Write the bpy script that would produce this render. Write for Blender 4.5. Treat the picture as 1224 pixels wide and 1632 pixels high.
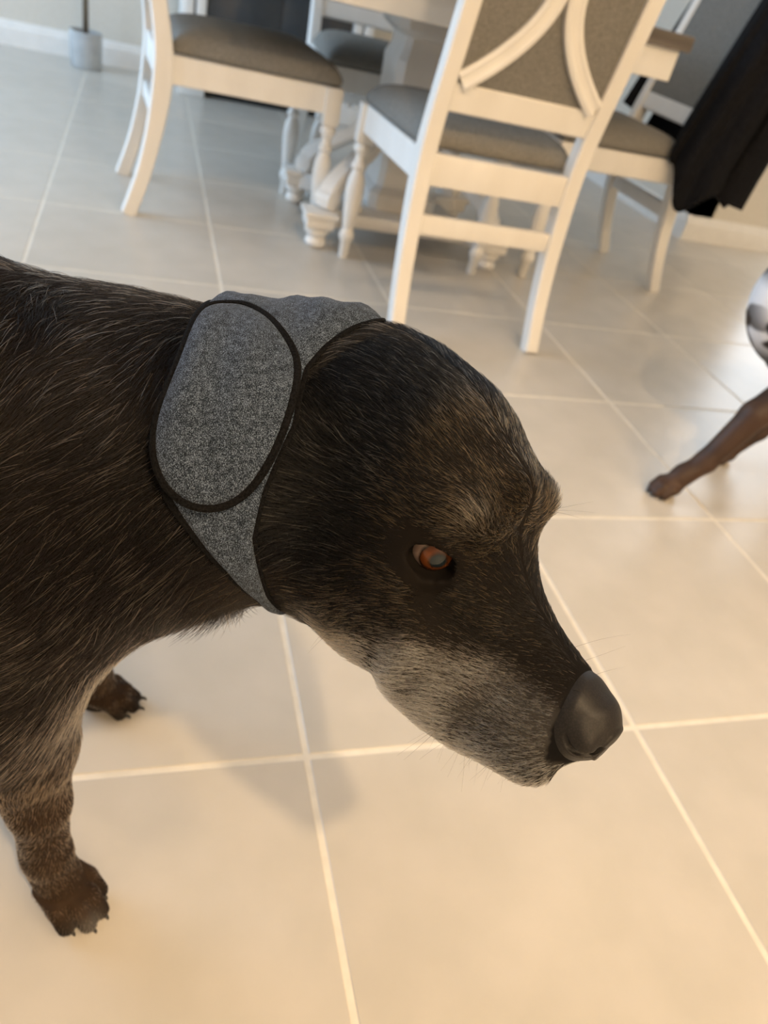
import bpy, bmesh, math, random
import numpy as np
from mathutils import Vector, Matrix

random.seed(7); rng = np.random.default_rng(7)
scene = bpy.context.scene
for o in list(bpy.data.objects): bpy.data.objects.remove(o, do_unlink=True)
C = scene.collection
PI = math.pi

# ---------------------------------------------------------------- camera (phone held 0.76 m above the floor, pitched down and rolled)
CAM_H = .76
cam_d = bpy.data.cameras.new('camera'); cam = bpy.data.objects.new('camera', cam_d); C.objects.link(cam)
CR = Matrix(((0.94809068, -0.01694481, -0.31754831), (-0.23700881, 0.62811756, -0.74114449), (0.21201622, 0.77793393, 0.59149634)))
cam.matrix_world = Matrix.Translation((0, 0, CAM_H)) @ CR.to_4x4()
cam_d.sensor_fit = 'VERTICAL'; cam_d.sensor_height = 36.0; cam_d.lens = 1180 / 1632 * 36
cam_d.clip_start = .02; cam_d.clip_end = 60
cam_d.dof.use_dof = True; cam_d.dof.focus_distance = .395; cam_d.dof.aperture_fstop = 8.2
scene.camera = cam
scene.cycles.max_bounces = 8; scene.cycles.transmission_bounces = 6; scene.cycles.glossy_bounces = 3

# ---------------------------------------------------------------- world and exposure
world = bpy.data.worlds.new('world'); scene.world = world; world.use_nodes = True
bg = world.node_tree.nodes['Background']; bg.inputs[0].default_value = (.62, .78, 1, 1); bg.inputs[1].default_value = 1.0
vs = scene.view_settings; vs.view_transform = 'Standard'; vs.look = 'None'; vs.gamma = 1; vs.use_curve_mapping = False
vs.exposure = 0.40

# ---------------------------------------------------------------- daylight in the window openings
def area(name, loc, rot, sx, sy, power, col):
    l = bpy.data.lights.new(name, 'AREA'); l.shape = 'RECTANGLE'; l.size = sx; l.size_y = sy; l.energy = power; l.color = col
    o = bpy.data.objects.new(name, l); C.objects.link(o); o.location = loc; o.rotation_euler = rot
    return o
area('daylight_left', (-2.62, 2.8, 1.25), (0, -PI / 2, 0), 2.1, 2.8, 76, (.52, .74, 1.0))
area('daylight_door', (3.55, 3.10, 1.1), (-PI / 2, 0, 0), 1.1, 2.0, 18, (.92, .97, 1.0))

# ---------------------------------------------------------------- ceiling lamps: warm downlights
LAMP_W = (30, 9, 9, 4)
DOWNLIGHTS = [(.27, -.84), (1.1, -.84), (1.9, -.84), (1.9, 1.2)]
PENDANTS = [(.95, -2.25, 1.85), (1.55, -2.25, 1.85)]; PENDANT_E = 80
# ---------------------------------------------------------------- materials
def mat(name, col=(.5, .5, .5), rough=.5, metal=0, spec=.5, coat=0):
    m = bpy.data.materials.new(name); m.use_nodes = True
    b = m.node_tree.nodes['Principled BSDF']
    b.inputs['Base Color'].default_value = (*col, 1); b.inputs['Roughness'].default_value = rough
    b.inputs['Metallic'].default_value = metal; b.inputs['Specular IOR Level'].default_value = spec
    b.inputs['Coat Weight'].default_value = coat
    return m
def nd(m, t, **kw):
    n = m.node_tree.nodes.new(t)
    for k, v in kw.items():
        if k in n.inputs: n.inputs[k].default_value = v
        else: setattr(n, k, v)
    return n
def lk(m, a, b): m.node_tree.links.new(a, b)
def bsdf(m): return m.node_tree.nodes['Principled BSDF']
def ramp(m, fac, stops):
    r = nd(m, 'ShaderNodeValToRGB'); e = r.color_ramp.elements
    while len(e) < len(stops): e.new(.5)
    for q, (p, c) in zip(e, stops): q.position = p; q.color = (*c, 1)
    lk(m, fac, r.inputs[0]); return r.outputs[0]
def noise_col(m, scale, c0, c1, lo=.35, hi=.65, detail=4, coord='Object', stretch=None):
    tc = nd(m, 'ShaderNodeTexCoord'); src = tc.outputs[coord]
    if stretch:
        mp = nd(m, 'ShaderNodeMapping'); mp.inputs['Scale'].default_value = stretch; lk(m, src, mp.inputs[0]); src = mp.outputs[0]
    n = nd(m, 'ShaderNodeTexNoise', Scale=scale, Detail=detail); lk(m, src, n.inputs['Vector'])
    return ramp(m, n.outputs['Fac'], [(lo, c0), (hi, c1)]), n.outputs['Fac']
def bump(m, h, strength, dist):
    b = nd(m, 'ShaderNodeBump', Strength=strength, Distance=dist); lk(m, h, b.inputs['Height']); lk(m, b.outputs[0], bsdf(m).inputs['Normal'])

M = {}
m = M['tile'] = mat('porcelain_tile', rough=.30, spec=.45)
c, h = noise_col(m, 5.0, (.535, .505, .45), (.575, .54, .485), detail=6, coord='Generated')
oi = nd(m, 'ShaderNodeObjectInfo'); hsv = nd(m, 'ShaderNodeHueSaturation'); mr = nd(m, 'ShaderNodeMapRange')
mr.inputs['To Min'].default_value = .96; mr.inputs['To Max'].default_value = 1.04
lk(m, oi.outputs['Random'], mr.inputs[0]); lk(m, mr.outputs[0], hsv.inputs['Value']); lk(m, c, hsv.inputs['Color']); lk(m, hsv.outputs[0], bsdf(m).inputs['Base Color'])
bump(m, h, .05, .002)
m = M['grout'] = mat('grout', rough=.8); c, h = noise_col(m, 40, (.70, .66, .58), (.78, .735, .65)); lk(m, c, bsdf(m).inputs['Base Color'])
m = M['wall'] = mat('wall_paint', rough=.85); c, h = noise_col(m, 60, (.64, .61, .54), (.67, .64, .57)); lk(m, c, bsdf(m).inputs['Base Color']); bump(m, h, .1, .001)
m = M['ceiling'] = mat('ceiling_paint', (.78, .77, .75), .9)
m = M['trim'] = mat('trim_paint', rough=.45); c, h = noise_col(m, 20, (.78, .77, .74), (.82, .81, .78)); lk(m, c, bsdf(m).inputs['Base Color'])
m = M['paint'] = mat('white_chair_paint', rough=.42); c, h = noise_col(m, 14, (.80, .775, .73), (.85, .83, .79), stretch=(1, 1, .25)); lk(m, c, bsdf(m).inputs['Base Color']); bump(m, h, .08, .001)
m = M['seat'] = mat('grey_linen', rough=.9, spec=.2)
c, h = noise_col(m, 260, (.150, .144, .130), (.258, .248, .225), lo=.3, hi=.7, detail=2, stretch=(1, 1, 1)); lk(m, c, bsdf(m).inputs['Base Color']); bump(m, h, .4, .001)
m = M['tabletop'] = mat('grey_wood', rough=.5); c, h = noise_col(m, 6, (.10, .085, .07), (.20, .17, .15), stretch=(.3, 6, 6)); lk(m, c, bsdf(m).inputs['Base Color'])
m = M['coat'] = mat('black_wool', rough=.95, spec=.15); c, h = noise_col(m, 180, (.003, .003, .004), (.012, .012, .014)); lk(m, c, bsdf(m).inputs['Base Color']); bump(m, h, .4, .001)
m = M['concrete'] = mat('pale_concrete', rough=.8); c, h = noise_col(m, 9, (.42, .43, .43), (.58, .59, .58), detail=6); lk(m, c, bsdf(m).inputs['Base Color'])
m = M['bark'] = mat('brown_bark', rough=.8); c, h = noise_col(m, 40, (.07, .05, .03), (.17, .13, .08), stretch=(1, 1, .2)); lk(m, c, bsdf(m).inputs['Base Color']); bump(m, h, .5, .003)
m = M['soil'] = mat('dark_soil', (.05, .04, .03), .95)
m = M['leaf'] = mat('green_leaf', (.08, .16, .05), .5)
m = M['dark_glass'] = mat('dark_glass', (.045, .05, .055), .12, spec=.6)
m = M['black'] = mat('flat_black', (.008, .009, .010), .6)
m = M['pane'] = mat('window_pane', (.9, .95, 1), .05); bsdf(m).inputs['Transmission Weight'].default_value = 1.0
m = M['lamp'] = mat('lamp_glass', (1, 1, 1)); bsdf(m).inputs['Emission Color'].default_value = (1, .72, .42, 1); bsdf(m).inputs['Emission Strength'].default_value = 6

m = M['globe'] = mat('globe_glass', (1, 1, 1)); bsdf(m).inputs['Emission Color'].default_value = (1, .70, .40, 1); bsdf(m).inputs['Emission Strength'].default_value = PENDANT_E
m = M['brass'] = mat('brushed_brass', (.55, .40, .18), .35, metal=1)

# wrap: heathered grey jersey, flecks of white yarn in charcoal
m = M['heather'] = mat('heather_jersey', rough=.95, spec=.15)
tc = nd(m, 'ShaderNodeTexCoord'); mp = nd(m, 'ShaderNodeMapping'); mp.inputs['Scale'].default_value = (1, 1, .55); lk(m, tc.outputs['Object'], mp.inputs[0])
n1 = nd(m, 'ShaderNodeTexNoise', Scale=2300, Detail=2); lk(m, mp.outputs[0], n1.inputs['Vector'])
n2 = nd(m, 'ShaderNodeTexNoise', Scale=300, Detail=2); lk(m, tc.outputs['Object'], n2.inputs['Vector'])
mx = nd(m, 'ShaderNodeMath', operation='MULTIPLY_ADD'); mx.inputs[1].default_value = .22; lk(m, n2.outputs['Fac'], mx.inputs[0]); lk(m, n1.outputs['Fac'], mx.inputs[2])
lk(m, ramp(m, mx.outputs[0], [(.50, (.005, .008, .014)), (.61, (.023, .033, .052)), (.77, (.14, .18, .25))]), bsdf(m).inputs['Base Color'])
bump(m, n1.outputs['Fac'], .5, .0006)
bsdf(m).inputs['Sheen Weight'].default_value = .06
m = M['binding'] = mat('black_binding', rough=.85, spec=.06); c, h = noise_col(m, 900, (.002, .002, .002), (.009, .009, .010), stretch=(1, 1, 1)); lk(m, c, bsdf(m).inputs['Base Color']); bump(m, h, .6, .0006)

def attr_mat(name, rough, spec, k=1.0):
    m = mat(name, rough=rough, spec=spec); a = nd(m, 'ShaderNodeAttribute', attribute_name='Col')
    lk(m, a.outputs['Color'], bsdf(m).inputs['Base Color']); return m
M['skin'] = attr_mat('dog_skin', .8, .10)
M['coat2'] = attr_mat('short_coat', .55, .35)
m = M['fur'] = bpy.data.materials.new('fur_strands'); m.use_nodes = True
nt = m.node_tree; nt.nodes.remove(nt.nodes['Principled BSDF'])
hb = nd(m, 'ShaderNodeBsdfHairPrincipled'); hb.parametrization = 'COLOR'
a = nd(m, 'ShaderNodeAttribute', attribute_name='Col'); lk(m, a.outputs['Color'], hb.inputs['Color'])
hb.inputs['IOR'].default_value = 1.28; hb.inputs['Roughness'].default_value = .32; hb.inputs['Radial Roughness'].default_value = .5; hb.inputs['Coat'].default_value = 0; hb.inputs['Random Roughness'].default_value = .2
lk(m, hb.outputs[0], nt.nodes['Material Output'].inputs['Surface'])
m = M['nose'] = mat('nose_leather', rough=.45, spec=.22)
tc = nd(m, 'ShaderNodeTexCoord'); vo = nd(m, 'ShaderNodeTexVoronoi', Scale=900); lk(m, tc.outputs['Object'], vo.inputs['Vector'])
lk(m, ramp(m, vo.outputs['Distance'], [(.1, (.020, .017, .016)), (.7, (.010, .009, .009))]), bsdf(m).inputs['Base Color']); bump(m, vo.outputs['Distance'], -.35, .0007)
m = M['lid'] = mat('eyelid_rim', (.006, .005, .005), .3, spec=.35)
m = M['claw'] = mat('claw_horn', (.012, .010, .009), .35)
# eye: procedural rings around the local Z axis of the ball
m = M['eye'] = mat('eyeball', rough=.08, spec=.25, coat=.3); bsdf(m).inputs['Coat Roughness'].default_value = .02
tc = nd(m, 'ShaderNodeTexCoord'); sx = nd(m, 'ShaderNodeSeparateXYZ'); lk(m, tc.outputs['Object'], sx.inputs[0])
cx = nd(m, 'ShaderNodeCombineXYZ'); lk(m, sx.outputs[0], cx.inputs[0]); lk(m, sx.outputs[1], cx.inputs[1])
ln_ = nd(m, 'ShaderNodeVectorMath', operation='LENGTH'); lk(m, cx.outputs[0], ln_.inputs[0])
dv = nd(m, 'ShaderNodeMath', operation='MULTIPLY'); dv.inputs[1].default_value = 1 / .0145; lk(m, ln_.outputs['Value'], dv.inputs[0])
no = nd(m, 'ShaderNodeTexNoise', Scale=700, Detail=3); lk(m, tc.outputs['Object'], no.inputs['Vector'])
ad = nd(m, 'ShaderNodeMath', operation='MULTIPLY_ADD'); ad.inputs[1].default_value = .05; lk(m, no.outputs['Fac'], ad.inputs[0]); lk(m, dv.outputs[0], ad.inputs[2])
lk(m, ramp(m, ad.outputs[0], [(.30, (.010, .016, .020)), (.36, (.04, .016, .007)), (.46, (.115, .034, .010)), (.61, (.10, .028, .008)), (.67, (.015, .008, .005)), (.73, (.26, .19, .16))]), bsdf(m).inputs['Base Color'])
# ---------------------------------------------------------------- helpers
def obj(name, me, m=None, parent=None, loc=None):
    o = bpy.data.objects.new(name, me); C.objects.link(o)
    if m is not None and me is not None and not me.materials: me.materials.append(m)
    if parent is not None: o.parent = parent
    if loc is not None: o.location = loc
    return o
def tag(o, label=None, cat=None, group=None, kind=None):
    if label: o['label'] = label
    if cat: o['category'] = cat
    if group: o['group'] = group
    if kind: o['kind'] = kind
    return o
def thing(name, label, cat, loc=(0, 0, 0), rz=0.0, group=None):
    o = bpy.data.objects.new(name, None); C.objects.link(o); o.location = loc; o.rotation_euler = (0, 0, rz); o.empty_display_size = .1
    return tag(o, label, cat, group)
def mesh_pf(name, P, F, m=None, smooth=True):
    me = bpy.data.meshes.new(name); P = np.asarray(P, np.float32)
    if isinstance(F, np.ndarray) and F.ndim == 2:
        k = F.shape[1]; me.vertices.add(len(P)); me.vertices.foreach_set('co', P.ravel())
        me.loops.add(F.size); me.loops.foreach_set('vertex_index', F.ravel().astype(np.int32))
        me.polygons.add(len(F)); me.polygons.foreach_set('loop_start', np.arange(0, F.size, k, dtype=np.int32))
    else: me.from_pydata(P.tolist(), [], F)
    me.update(calc_edges=True); me.validate()
    me.polygons.foreach_set('use_smooth', np.full(len(me.polygons), smooth))
    if m is not None: me.materials.append(m)
    return me
def bm_mesh(name, bm, m=None, smooth=False, angle=None):
    me = bpy.data.meshes.new(name); bmesh.ops.recalc_face_normals(bm, faces=bm.faces); bm.to_mesh(me); bm.free()
    if m is not None: me.materials.append(m)
    if smooth:
        me.polygons.foreach_set('use_smooth', np.full(len(me.polygons), True))
        if angle is not None: me.set_sharp_from_angle(angle=angle)
    return me
def box_bm(lo, hi, bev=0.0, seg=2):
    bm = bmesh.new(); bmesh.ops.create_cube(bm, size=1)
    lo, hi = Vector(lo), Vector(hi)
    for v in bm.verts: v.co = Vector([(lo[i] + hi[i]) / 2 + v.co[i] * (hi[i] - lo[i]) for i in range(3)])
    if bev: bmesh.ops.bevel(bm, geom=bm.edges[:], offset=bev, segments=seg, profile=.6, affect='EDGES')
    return bm
def box(name, lo, hi, m, parent=None, bev=0.004):
    return obj(name, bm_mesh(name, box_bm(lo, hi, bev), m, True, .6), None, parent)
def sweep(name, path, sec, m, ups=None, cap=True, smooth=True, closed=False):
    """sweep closed section (list of (a,b)) along path; a along side, b along up; sec may be a function of t"""
    P = []; n = len(path); path = [Vector(p) for p in path]; k = None
    for i, p in enumerate(path):
        if closed: t = path[(i + 1) % n] - path[i - 1]
        else: t = path[min(i + 1, n - 1)] - path[max(i - 1, 0)]
        t.normalize(); up = Vector(ups[i] if ups is not None and not isinstance(ups, Vector) else (ups or (0, 0, 1)))
        s = t.cross(up)
        if s.length < 1e-6: s = t.cross(Vector((1, 0, 0)))
        s.normalize(); up = s.cross(t); S = sec(i / (n - 1)) if callable(sec) else sec; k = len(S)
        P += [p + s * a + up * b for a, b in S]
    F = []
    for i in range(n if closed else n - 1):
        j = (i + 1) % n
        for q in range(k): F.append((i * k + q, i * k + (q + 1) % k, j * k + (q + 1) % k, j * k + q))
    if cap and not closed: F.append(tuple(range(k))[::-1]); F.append(tuple((n - 1) * k + q for q in range(k)))
    me = bpy.data.meshes.new(name); me.from_pydata([tuple(p) for p in P], [], F)
    bm = bmesh.new(); bm.from_mesh(me); bmesh.ops.recalc_face_normals(bm, faces=bm.faces); bm.to_mesh(me); bm.free()
    if smooth: me.polygons.foreach_set('use_smooth', np.full(len(me.polygons), True)); me.set_sharp_from_angle(angle=.7)
    if m is not None: me.materials.append(m)
    return me
def circ(r, n=10, ry=None): return [(r * math.cos(2 * PI * i / n), (ry or r) * math.sin(2 * PI * i / n)) for i in range(n)]
def rrect(w, h, c=.004):
    x, y = w / 2, h / 2
    return [(-x + c, -y), (x - c, -y), (x, -y + c), (x, y - c), (x - c, y), (-x + c, y), (-x, y - c), (-x, -y + c)]
def lathe(name, prof, m, n=20):
    P = []; F = []; k = len(prof)
    for r, z in prof:
        for i in range(n): P.append((r * math.cos(2 * PI * i / n), r * math.sin(2 * PI * i / n), z))
    for j in range(k - 1):
        for i in range(n): F.append((j * n + i, j * n + (i + 1) % n, (j + 1) * n + (i + 1) % n, (j + 1) * n + i))
    F.append(tuple(range(n))[::-1]); F.append(tuple((k - 1) * n + i for i in range(n)))
    me = bpy.data.meshes.new(name); me.from_pydata(P, [], F); me.polygons.foreach_set('use_smooth', np.full(len(me.polygons), True)); me.set_sharp_from_angle(angle=.9)
    me.materials.append(m); return me
def spline(pts, n):
    """Catmull-Rom through points"""
    p = np.array(pts, float); p = np.vstack([2 * p[0] - p[1], p, 2 * p[-1] - p[-2]]); out = []
    k = len(pts) - 1
    for t in np.linspace(0, k, n):
        i = min(int(t), k - 1); u = t - i; a, b, c_, d = p[i:i + 4]
        out.append(.5 * (2 * b + (c_ - a) * u + (2 * a - 5 * b + 4 * c_ - d) * u * u + (3 * b - a - 3 * c_ + d) * u ** 3))
    return np.array(out)
def dup(root, loc, rz, label):
    r = root.copy(); C.objects.link(r); r.location = loc; r.rotation_euler = (0, 0, rz); r['label'] = label
    for ch in list(root.children):
        c_ = ch.copy(); C.objects.link(c_); c_.parent = r
        for g in ch.children: d = g.copy(); C.objects.link(d); d.parent = c_
    return r
# ---------------------------------------------------------------- the room
X0, X1, Y0, Y1, ZC = -2.6, 4.3, -2.6, 4.60, 2.5       # inner faces
CX, CY = 2.40, 3.05                                     # the projecting corner on the right
T = .12
TS, GX, GY = .4597, .1955, .4872                        # tile pitch, one joint along x and y
floor = tag(box('floor', (X0 - T, Y0 - T, -.06), (X1 + T, Y1 + T, -.0009), M['grout'], bev=0), kind='structure')
tile_me = bm_mesh('tile', box_bm((-TS / 2 + .0034, -TS / 2 + .0034, -.01), (TS / 2 - .0034, TS / 2 - .0034, 0), .0012, 1), M['tile'])
i0, i1 = math.floor((X0 - GX) / TS), math.ceil((X1 - GX) / TS)
j0, j1 = math.floor((-1.2 - GY) / TS), math.ceil((Y1 - GY) / TS)
for i in range(i0, i1):
    for j in range(j0, j1):
        x, y = GX + (i + .5) * TS, GY + (j + .5) * TS
        if x > CX + TS / 2 and y > CY + TS / 2: continue
        if x - TS/2 < X0 - T or x + TS/2 > X1 + T or y + TS / 2 > Y1 + T + .1: continue
        obj('tile', tile_me, None, floor, (x, y, 0))
def wall(name, lo, hi): return tag(box(name, lo, hi, M['wall'], bev=0), kind='structure')
Z0 = -.06
wall('wall_back', (X0 - T, Y1, Z0), (CX + T, Y1 + T, ZC))
wall('wall_corner', (CX, CY, Z0), (CX + T, Y1, ZC))
wall('wall_right_front', (CX, CY, Z0), (3.0, CY + T, ZC))       # beside the glass door
wall('wall_right_far', (4.1, CY, Z0), (X1 + T, CY + T, ZC))
wall('wall_right_head', (3.0, CY, 2.1), (4.1, CY + T, ZC))
wall('wall_right', (X1, Y0 - T, Z0), (X1 + T, CY + T, ZC))
wall('wall_near', (X0 - T, Y0 - T, Z0), (X1 + T, Y0, ZC))
wall('wall_left_near', (X0 - T, Y0, Z0), (X0, 1.4, ZC))
wall('wall_left_far', (X0 - T, 4.2, Z0), (X0, Y1, ZC))
wall('wall_left_head', (X0 - T, 1.4, 2.3), (X0, 4.2, ZC))
wall('wall_left_sill', (X0 - T, 1.4, Z0), (X0, 4.2, .2))
tag(box('ceiling', (X0 - T, Y0 - T, ZC), (X1 + T, Y1 + T, ZC + .1), M['ceiling'], bev=0), kind='structure')
def window(name, lo, hi, ax, nm):
    """frame with mullions and glass panes; ax = long horizontal axis"""
    lo, hi = Vector(lo), Vector(hi); w = .05
    r = thing(name, None, None); del_ = r; r['kind'] = 'structure'
    a = ax; n = 1 - ax
    def bar(l, h): box('window_frame', l, h, M['trim'], r, .003)
    for s in (0, 1):
        l, h = lo.copy(), hi.copy()
        if s == 0: h[a] = lo[a] + w
        else: l[a] = hi[a] - w
        bar(l, h); l, h = lo.copy(), hi.copy()
        if s == 0: h.z = lo.z + w
        else: l.z = hi.z - w
        l[a] += w; h[a] -= w; bar(l, h)
    for k in range(1, nm):
        c_ = lo[a] + (hi[a] - lo[a]) * k / nm; l, h = lo.copy(), hi.copy(); l[a] = c_ - .02; h[a] = c_ + .02; l.z += w; h.z -= w; bar(l, h)
    l, h = lo.copy(), hi.copy(); mid = (lo[n] + hi[n]) / 2; l[n] = mid - .003; h[n] = mid + .003
    for k in range(nm):
        l2, h2 = l.copy(), h.copy(); l2[a] = lo[a] + (hi[a] - lo[a]) * k / nm + .03; h2[a] = lo[a] + (hi[a] - lo[a]) * (k + 1) / nm - .03; l2.z += .03; h2.z -= .03
        box('pane', l2, h2, M['pane'], r, 0)
    return r
window('window_1', (X0 - T, 1.4, .2), (X0 - .06, 4.2, 2.3), 1, 3)
window('door_1', (3.0, CY + .06, 0), (4.1, CY + T, 2.1), 0, 2)
def baseboard(name, a, b, nrm):
    """moulded skirting from a to b on the floor, nrm = into the room"""
    sec = [(0, 0), (.016, 0), (.016, .075), (.013, .082), (.011, .088), (.008, .098), (.004, .105), (0, .107)]
    a, b, nv = Vector(a), Vector(b), Vector(nrm); P = []; 
    for p in (a, b): P += [p + nv * s + Vector((0, 0, z)) for s, z in sec]
    k = len(sec); F = [(q, (q + 1) % k, k + (q + 1) % k, k + q) for q in range(k)] + [tuple(range(k)), tuple(range(2 * k - 1, k - 1, -1))]
    me = bpy.data.meshes.new(name); me.from_pydata([tuple(p) for p in P], [], F)
    bm = bmesh.new(); bm.from_mesh(me); bmesh.ops.recalc_face_normals(bm, faces=bm.faces); bm.to_mesh(me); bm.free()
    return tag(obj(name, me, M['trim']), kind='structure')
baseboard('baseboard_back', (X0, Y1, 0), (CX, Y1, 0), (0, -1, 0))
baseboard('baseboard_corner', (CX, CY, 0), (CX, Y1, 0), (-1, 0, 0))
baseboard('baseboard_right', (CX - .016, CY, 0), (3.0, CY, 0), (0, -1, 0))
baseboard('baseboard_left', (X0, Y0, 0), (X0, Y1, 0), (1, 0, 0))
for k, (x, y) in enumerate(DOWNLIGHTS):
    t = thing('ceiling_downlight', ['brightest round recessed ceiling lamp, behind the camera', 'round recessed ceiling lamp second from the left behind the camera', 'round recessed ceiling lamp behind the camera on the right', 'round recessed ceiling lamp over the open floor on the right'][k], 'lamp', (x, y, ZC), 0, 'recessed ceiling lamps')
    obj('lamp_rim', lathe('lamp_rim', [(.062, -.001), (.085, -.001), (.085, -.008), (.066, -.012), (.062, -.006)], M['trim'], 24), None, t)
    obj('lamp_glass', lathe('lamp_glass', [(.060, -.002), (.060, -.004), (.03, -.005)], M['lamp'], 24), None, t)
    l = bpy.data.lights.new('lamp_light', 'AREA'); l.shape = 'DISK'; l.size = .12; l.energy = LAMP_W[k]; l.color = (1, .70, .40)
    lo_ = bpy.data.objects.new('lamp_light', l); C.objects.link(lo_); lo_.parent = t; lo_.location = (0, 0, -.012)
for k, (x, y, z) in enumerate(PENDANTS):
    t = thing('pendant_lamp', ['frosted globe pendant lamp behind the camera on the left', 'frosted globe pendant lamp behind the camera on the right'][k], 'lamp', (x, y, z), 0, 'globe pendant lamps')
    obj('globe', lathe('globe', [(.10 * math.sin(a), -.10 * math.cos(a)) for a in np.linspace(.03, PI - .25, 16)], M['globe'], 28), None, t)
    obj('cap', lathe('cap', [(.030, .094), (.032, .100), (.028, .125), (.008, .135)], M['brass'], 20), None, t)
    obj('rod', lathe('rod', [(.005, .13), (.005, ZC - z - .02)], M['brass'], 10), None, t)
    obj('canopy', lathe('canopy', [(.05, ZC - z - .022), (.06, ZC - z - .012), (.06, ZC - z - .001)], M['brass'], 24), None, t)
# ---------------------------------------------------------------- dining chair: faces +Y, rear feet on the line y = 0
def make_chair(label, group):
    t = thing('dining_chair', label, 'chair', group=group)
    RW, FW, D = .192, .215, .475            # half widths at the rear and front legs, depth between them
    SZ0, SZ1 = .355, .425                   # seat rail
    # rear posts: sabre leg below the seat, raked stile above
    path = spline([(-.075, 0), (-.035, .12), (-.004, .26), (.010, .39), (.000, .50), (-.035, .66), (-.075, .84), (-.115, 1.03)], 26)
    for s in (-1, 1):
        pts = [(s * RW, y, z) for y, z in path]
        me = sweep('leg', pts, lambda q: rrect(.036 + .004 * math.sin(PI * q), .040 + .012 * math.exp(-((q - .40) / .15) ** 2), .004), M['paint'], ups=[(0, 1, .0)] * len(pts))
        obj('leg', me, None, t)
    def yz(z):  # post centre at height z
        return float(np.interp(z, path[:, 1], path[:, 0]))
    # turned front legs
    prof = [(.013, 0), (.015, .004), (.0155, .045), (.019, .050), (.0225, .060), (.023, .070), (.019, .080), (.0165, .086), (.018, .094), (.022, .13), (.0265, .175), (.0275, .20),
            (.025, .225), (.019, .243), (.0155, .252), (.020, .256), (.0225, .263), (.020, .270), (.0155, .274), (.0145, .290), (.018, .297), (.0235, .305), (.0245, .313), (.021, .322), (.016, .328)]
    lm = lathe('leg', prof, M['paint'], 18)
    for s in (-1, 1):
        l = obj('leg', lm, None, t, (s * FW, D, 0))
        obj('leg_block', bm_mesh('leg_block', box_bm((-.024, -.024, .326), (.024, .024, SZ1), .004), M['paint'], True, .6), None, l)
    # seat rails
    box('seat_rail', (-RW, -.008, SZ0), (RW, .016, SZ1), M['paint'], t)
    box('seat_rail', (-FW + .02, D - .012, SZ0), (FW - .02, D + .014, SZ1), M['paint'], t)
    for s in (-1, 1):
        me = sweep('seat_rail', [(s * RW, .015, (SZ0 + SZ1) / 2), (s * FW, D - .018, (SZ0 + SZ1) / 2)], rrect(.024, SZ1 - SZ0, .003), M['paint'])
        obj('seat_rail', me, None, t)
    # cushion: domed
    nx, ny = 20, 20; P = []; F = []
    for layer in (0, 1):
        for j in range(ny + 1):
            for i in range(nx + 1):
                u, v = 2 * i / nx - 1, 2 * j / ny - 1
                # rounded-square map
                uu, vv = u * math.sqrt(1 - .10 * v * v), v * math.sqrt(1 - .06 * u * u)
                w = np.interp((vv + 1) / 2, [0, 1], [RW + .012, FW + .026])
                e = max(abs(u), abs(v))
                z = SZ1 + (.002 if layer else .026 + .050 * max(0, 1 - e ** 3.2) ** .6)
                bulge = 1 + (.0 if layer else .025 * (1 - (e ** 6)))
                P.append((uu * w, .022 + (vv + 1) / 2 * (D + .008), z))
    n = (nx + 1) * (ny + 1)
    for layer in (0, 1):
        for j in range(ny):
            for i in range(nx):
                a = layer * n + j * (nx + 1) + i; q = (a, a + 1, a + nx + 2, a + nx + 1)
                F.append(q if layer == 0 else q[::-1])
    rim = [i for i in range(nx)] + [nx + j * (nx + 1) for j in range(ny)] + [(ny) * (nx + 1) + nx - i for i in range(nx)] + [(ny - j) * (nx + 1) for j in range(ny)]
    for a, b in zip(rim, rim[1:] + rim[:1]): F.append((a, a + n, b + n, b))
    me = mesh_pf('cushion', P, F, M['seat']); bm = bmesh.new(); bm.from_mesh(me); bmesh.ops.recalc_face_normals(bm, faces=bm.faces); bm.to_mesh(me); bm.free()
    o = obj('cushion', me, None, t); md = o.modifiers.new('round', 'SUBSURF'); md.levels = 1; md.render_levels = 1
    # low stretcher between the rear legs
    box('stretcher', (-RW + .016, yz(.265) - .011, .245), (RW - .016, yz(.265) + .011, .290), M['paint'], t)
    # back: two rails, upholstered panel, two bowed mouldings
    def rail(z0, z1):
        z = (z0 + z1) / 2
        me = sweep('back_rail', [(-RW + .017, yz(z), z), (RW - .017, yz(z), z)], rrect(.026, z1 - z0, .004), M['paint'], ups=[(0, yz(z1) - yz(z0), z1 - z0)] * 2)
        obj('back_rail', me, None, t)
    rail(.515, .575); rail(.985, 1.045)
    zs = np.linspace(.57, .99, 12)
    P = []; F = []
    for z in zs:
        y = yz(z)
        for yy in (-.009, .014):
            for x in np.linspace(-RW + .016, RW - .016, 7):
                b = .010 * (1 - (x / RW) ** 2) * math.sin(PI * (z - .57) / .42) if yy > 0 else 0
                P.append((x, y + yy + b, z))
    for j in range(11):
        for i in range(6):
            a = j * 14 + i; F += [(a, a + 1, a + 15, a + 14), (a + 7, a + 21, a + 22, a + 8)]
    obj('back_panel', mesh_pf('back_panel', P, F, M['seat']), None, t)
    for s in (-1, 1):
        pts = []
        for q in np.linspace(-1, 1, 33):
            z = .782 + q * .205; x = s * (.020 + (RW - .048) * abs(q) ** 1.9)
            pts.append((x, yz(z) - .016, z))
        me = sweep('back_arc', pts, [(-.020, -.007), (.020, -.007), (.020, .006), (.012, .010), (.008, .007), (-.008, .007), (-.012, .010), (-.020, .006)], M['paint'], ups=[(0, -1, 0)] * 33)
        obj('back_arc', me, None, t)
    return t
GCH = 'white dining chairs with grey seats around the table'
ch = make_chair('white dining chair with grey seat seen from the side, left of the table', GCH)
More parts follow.
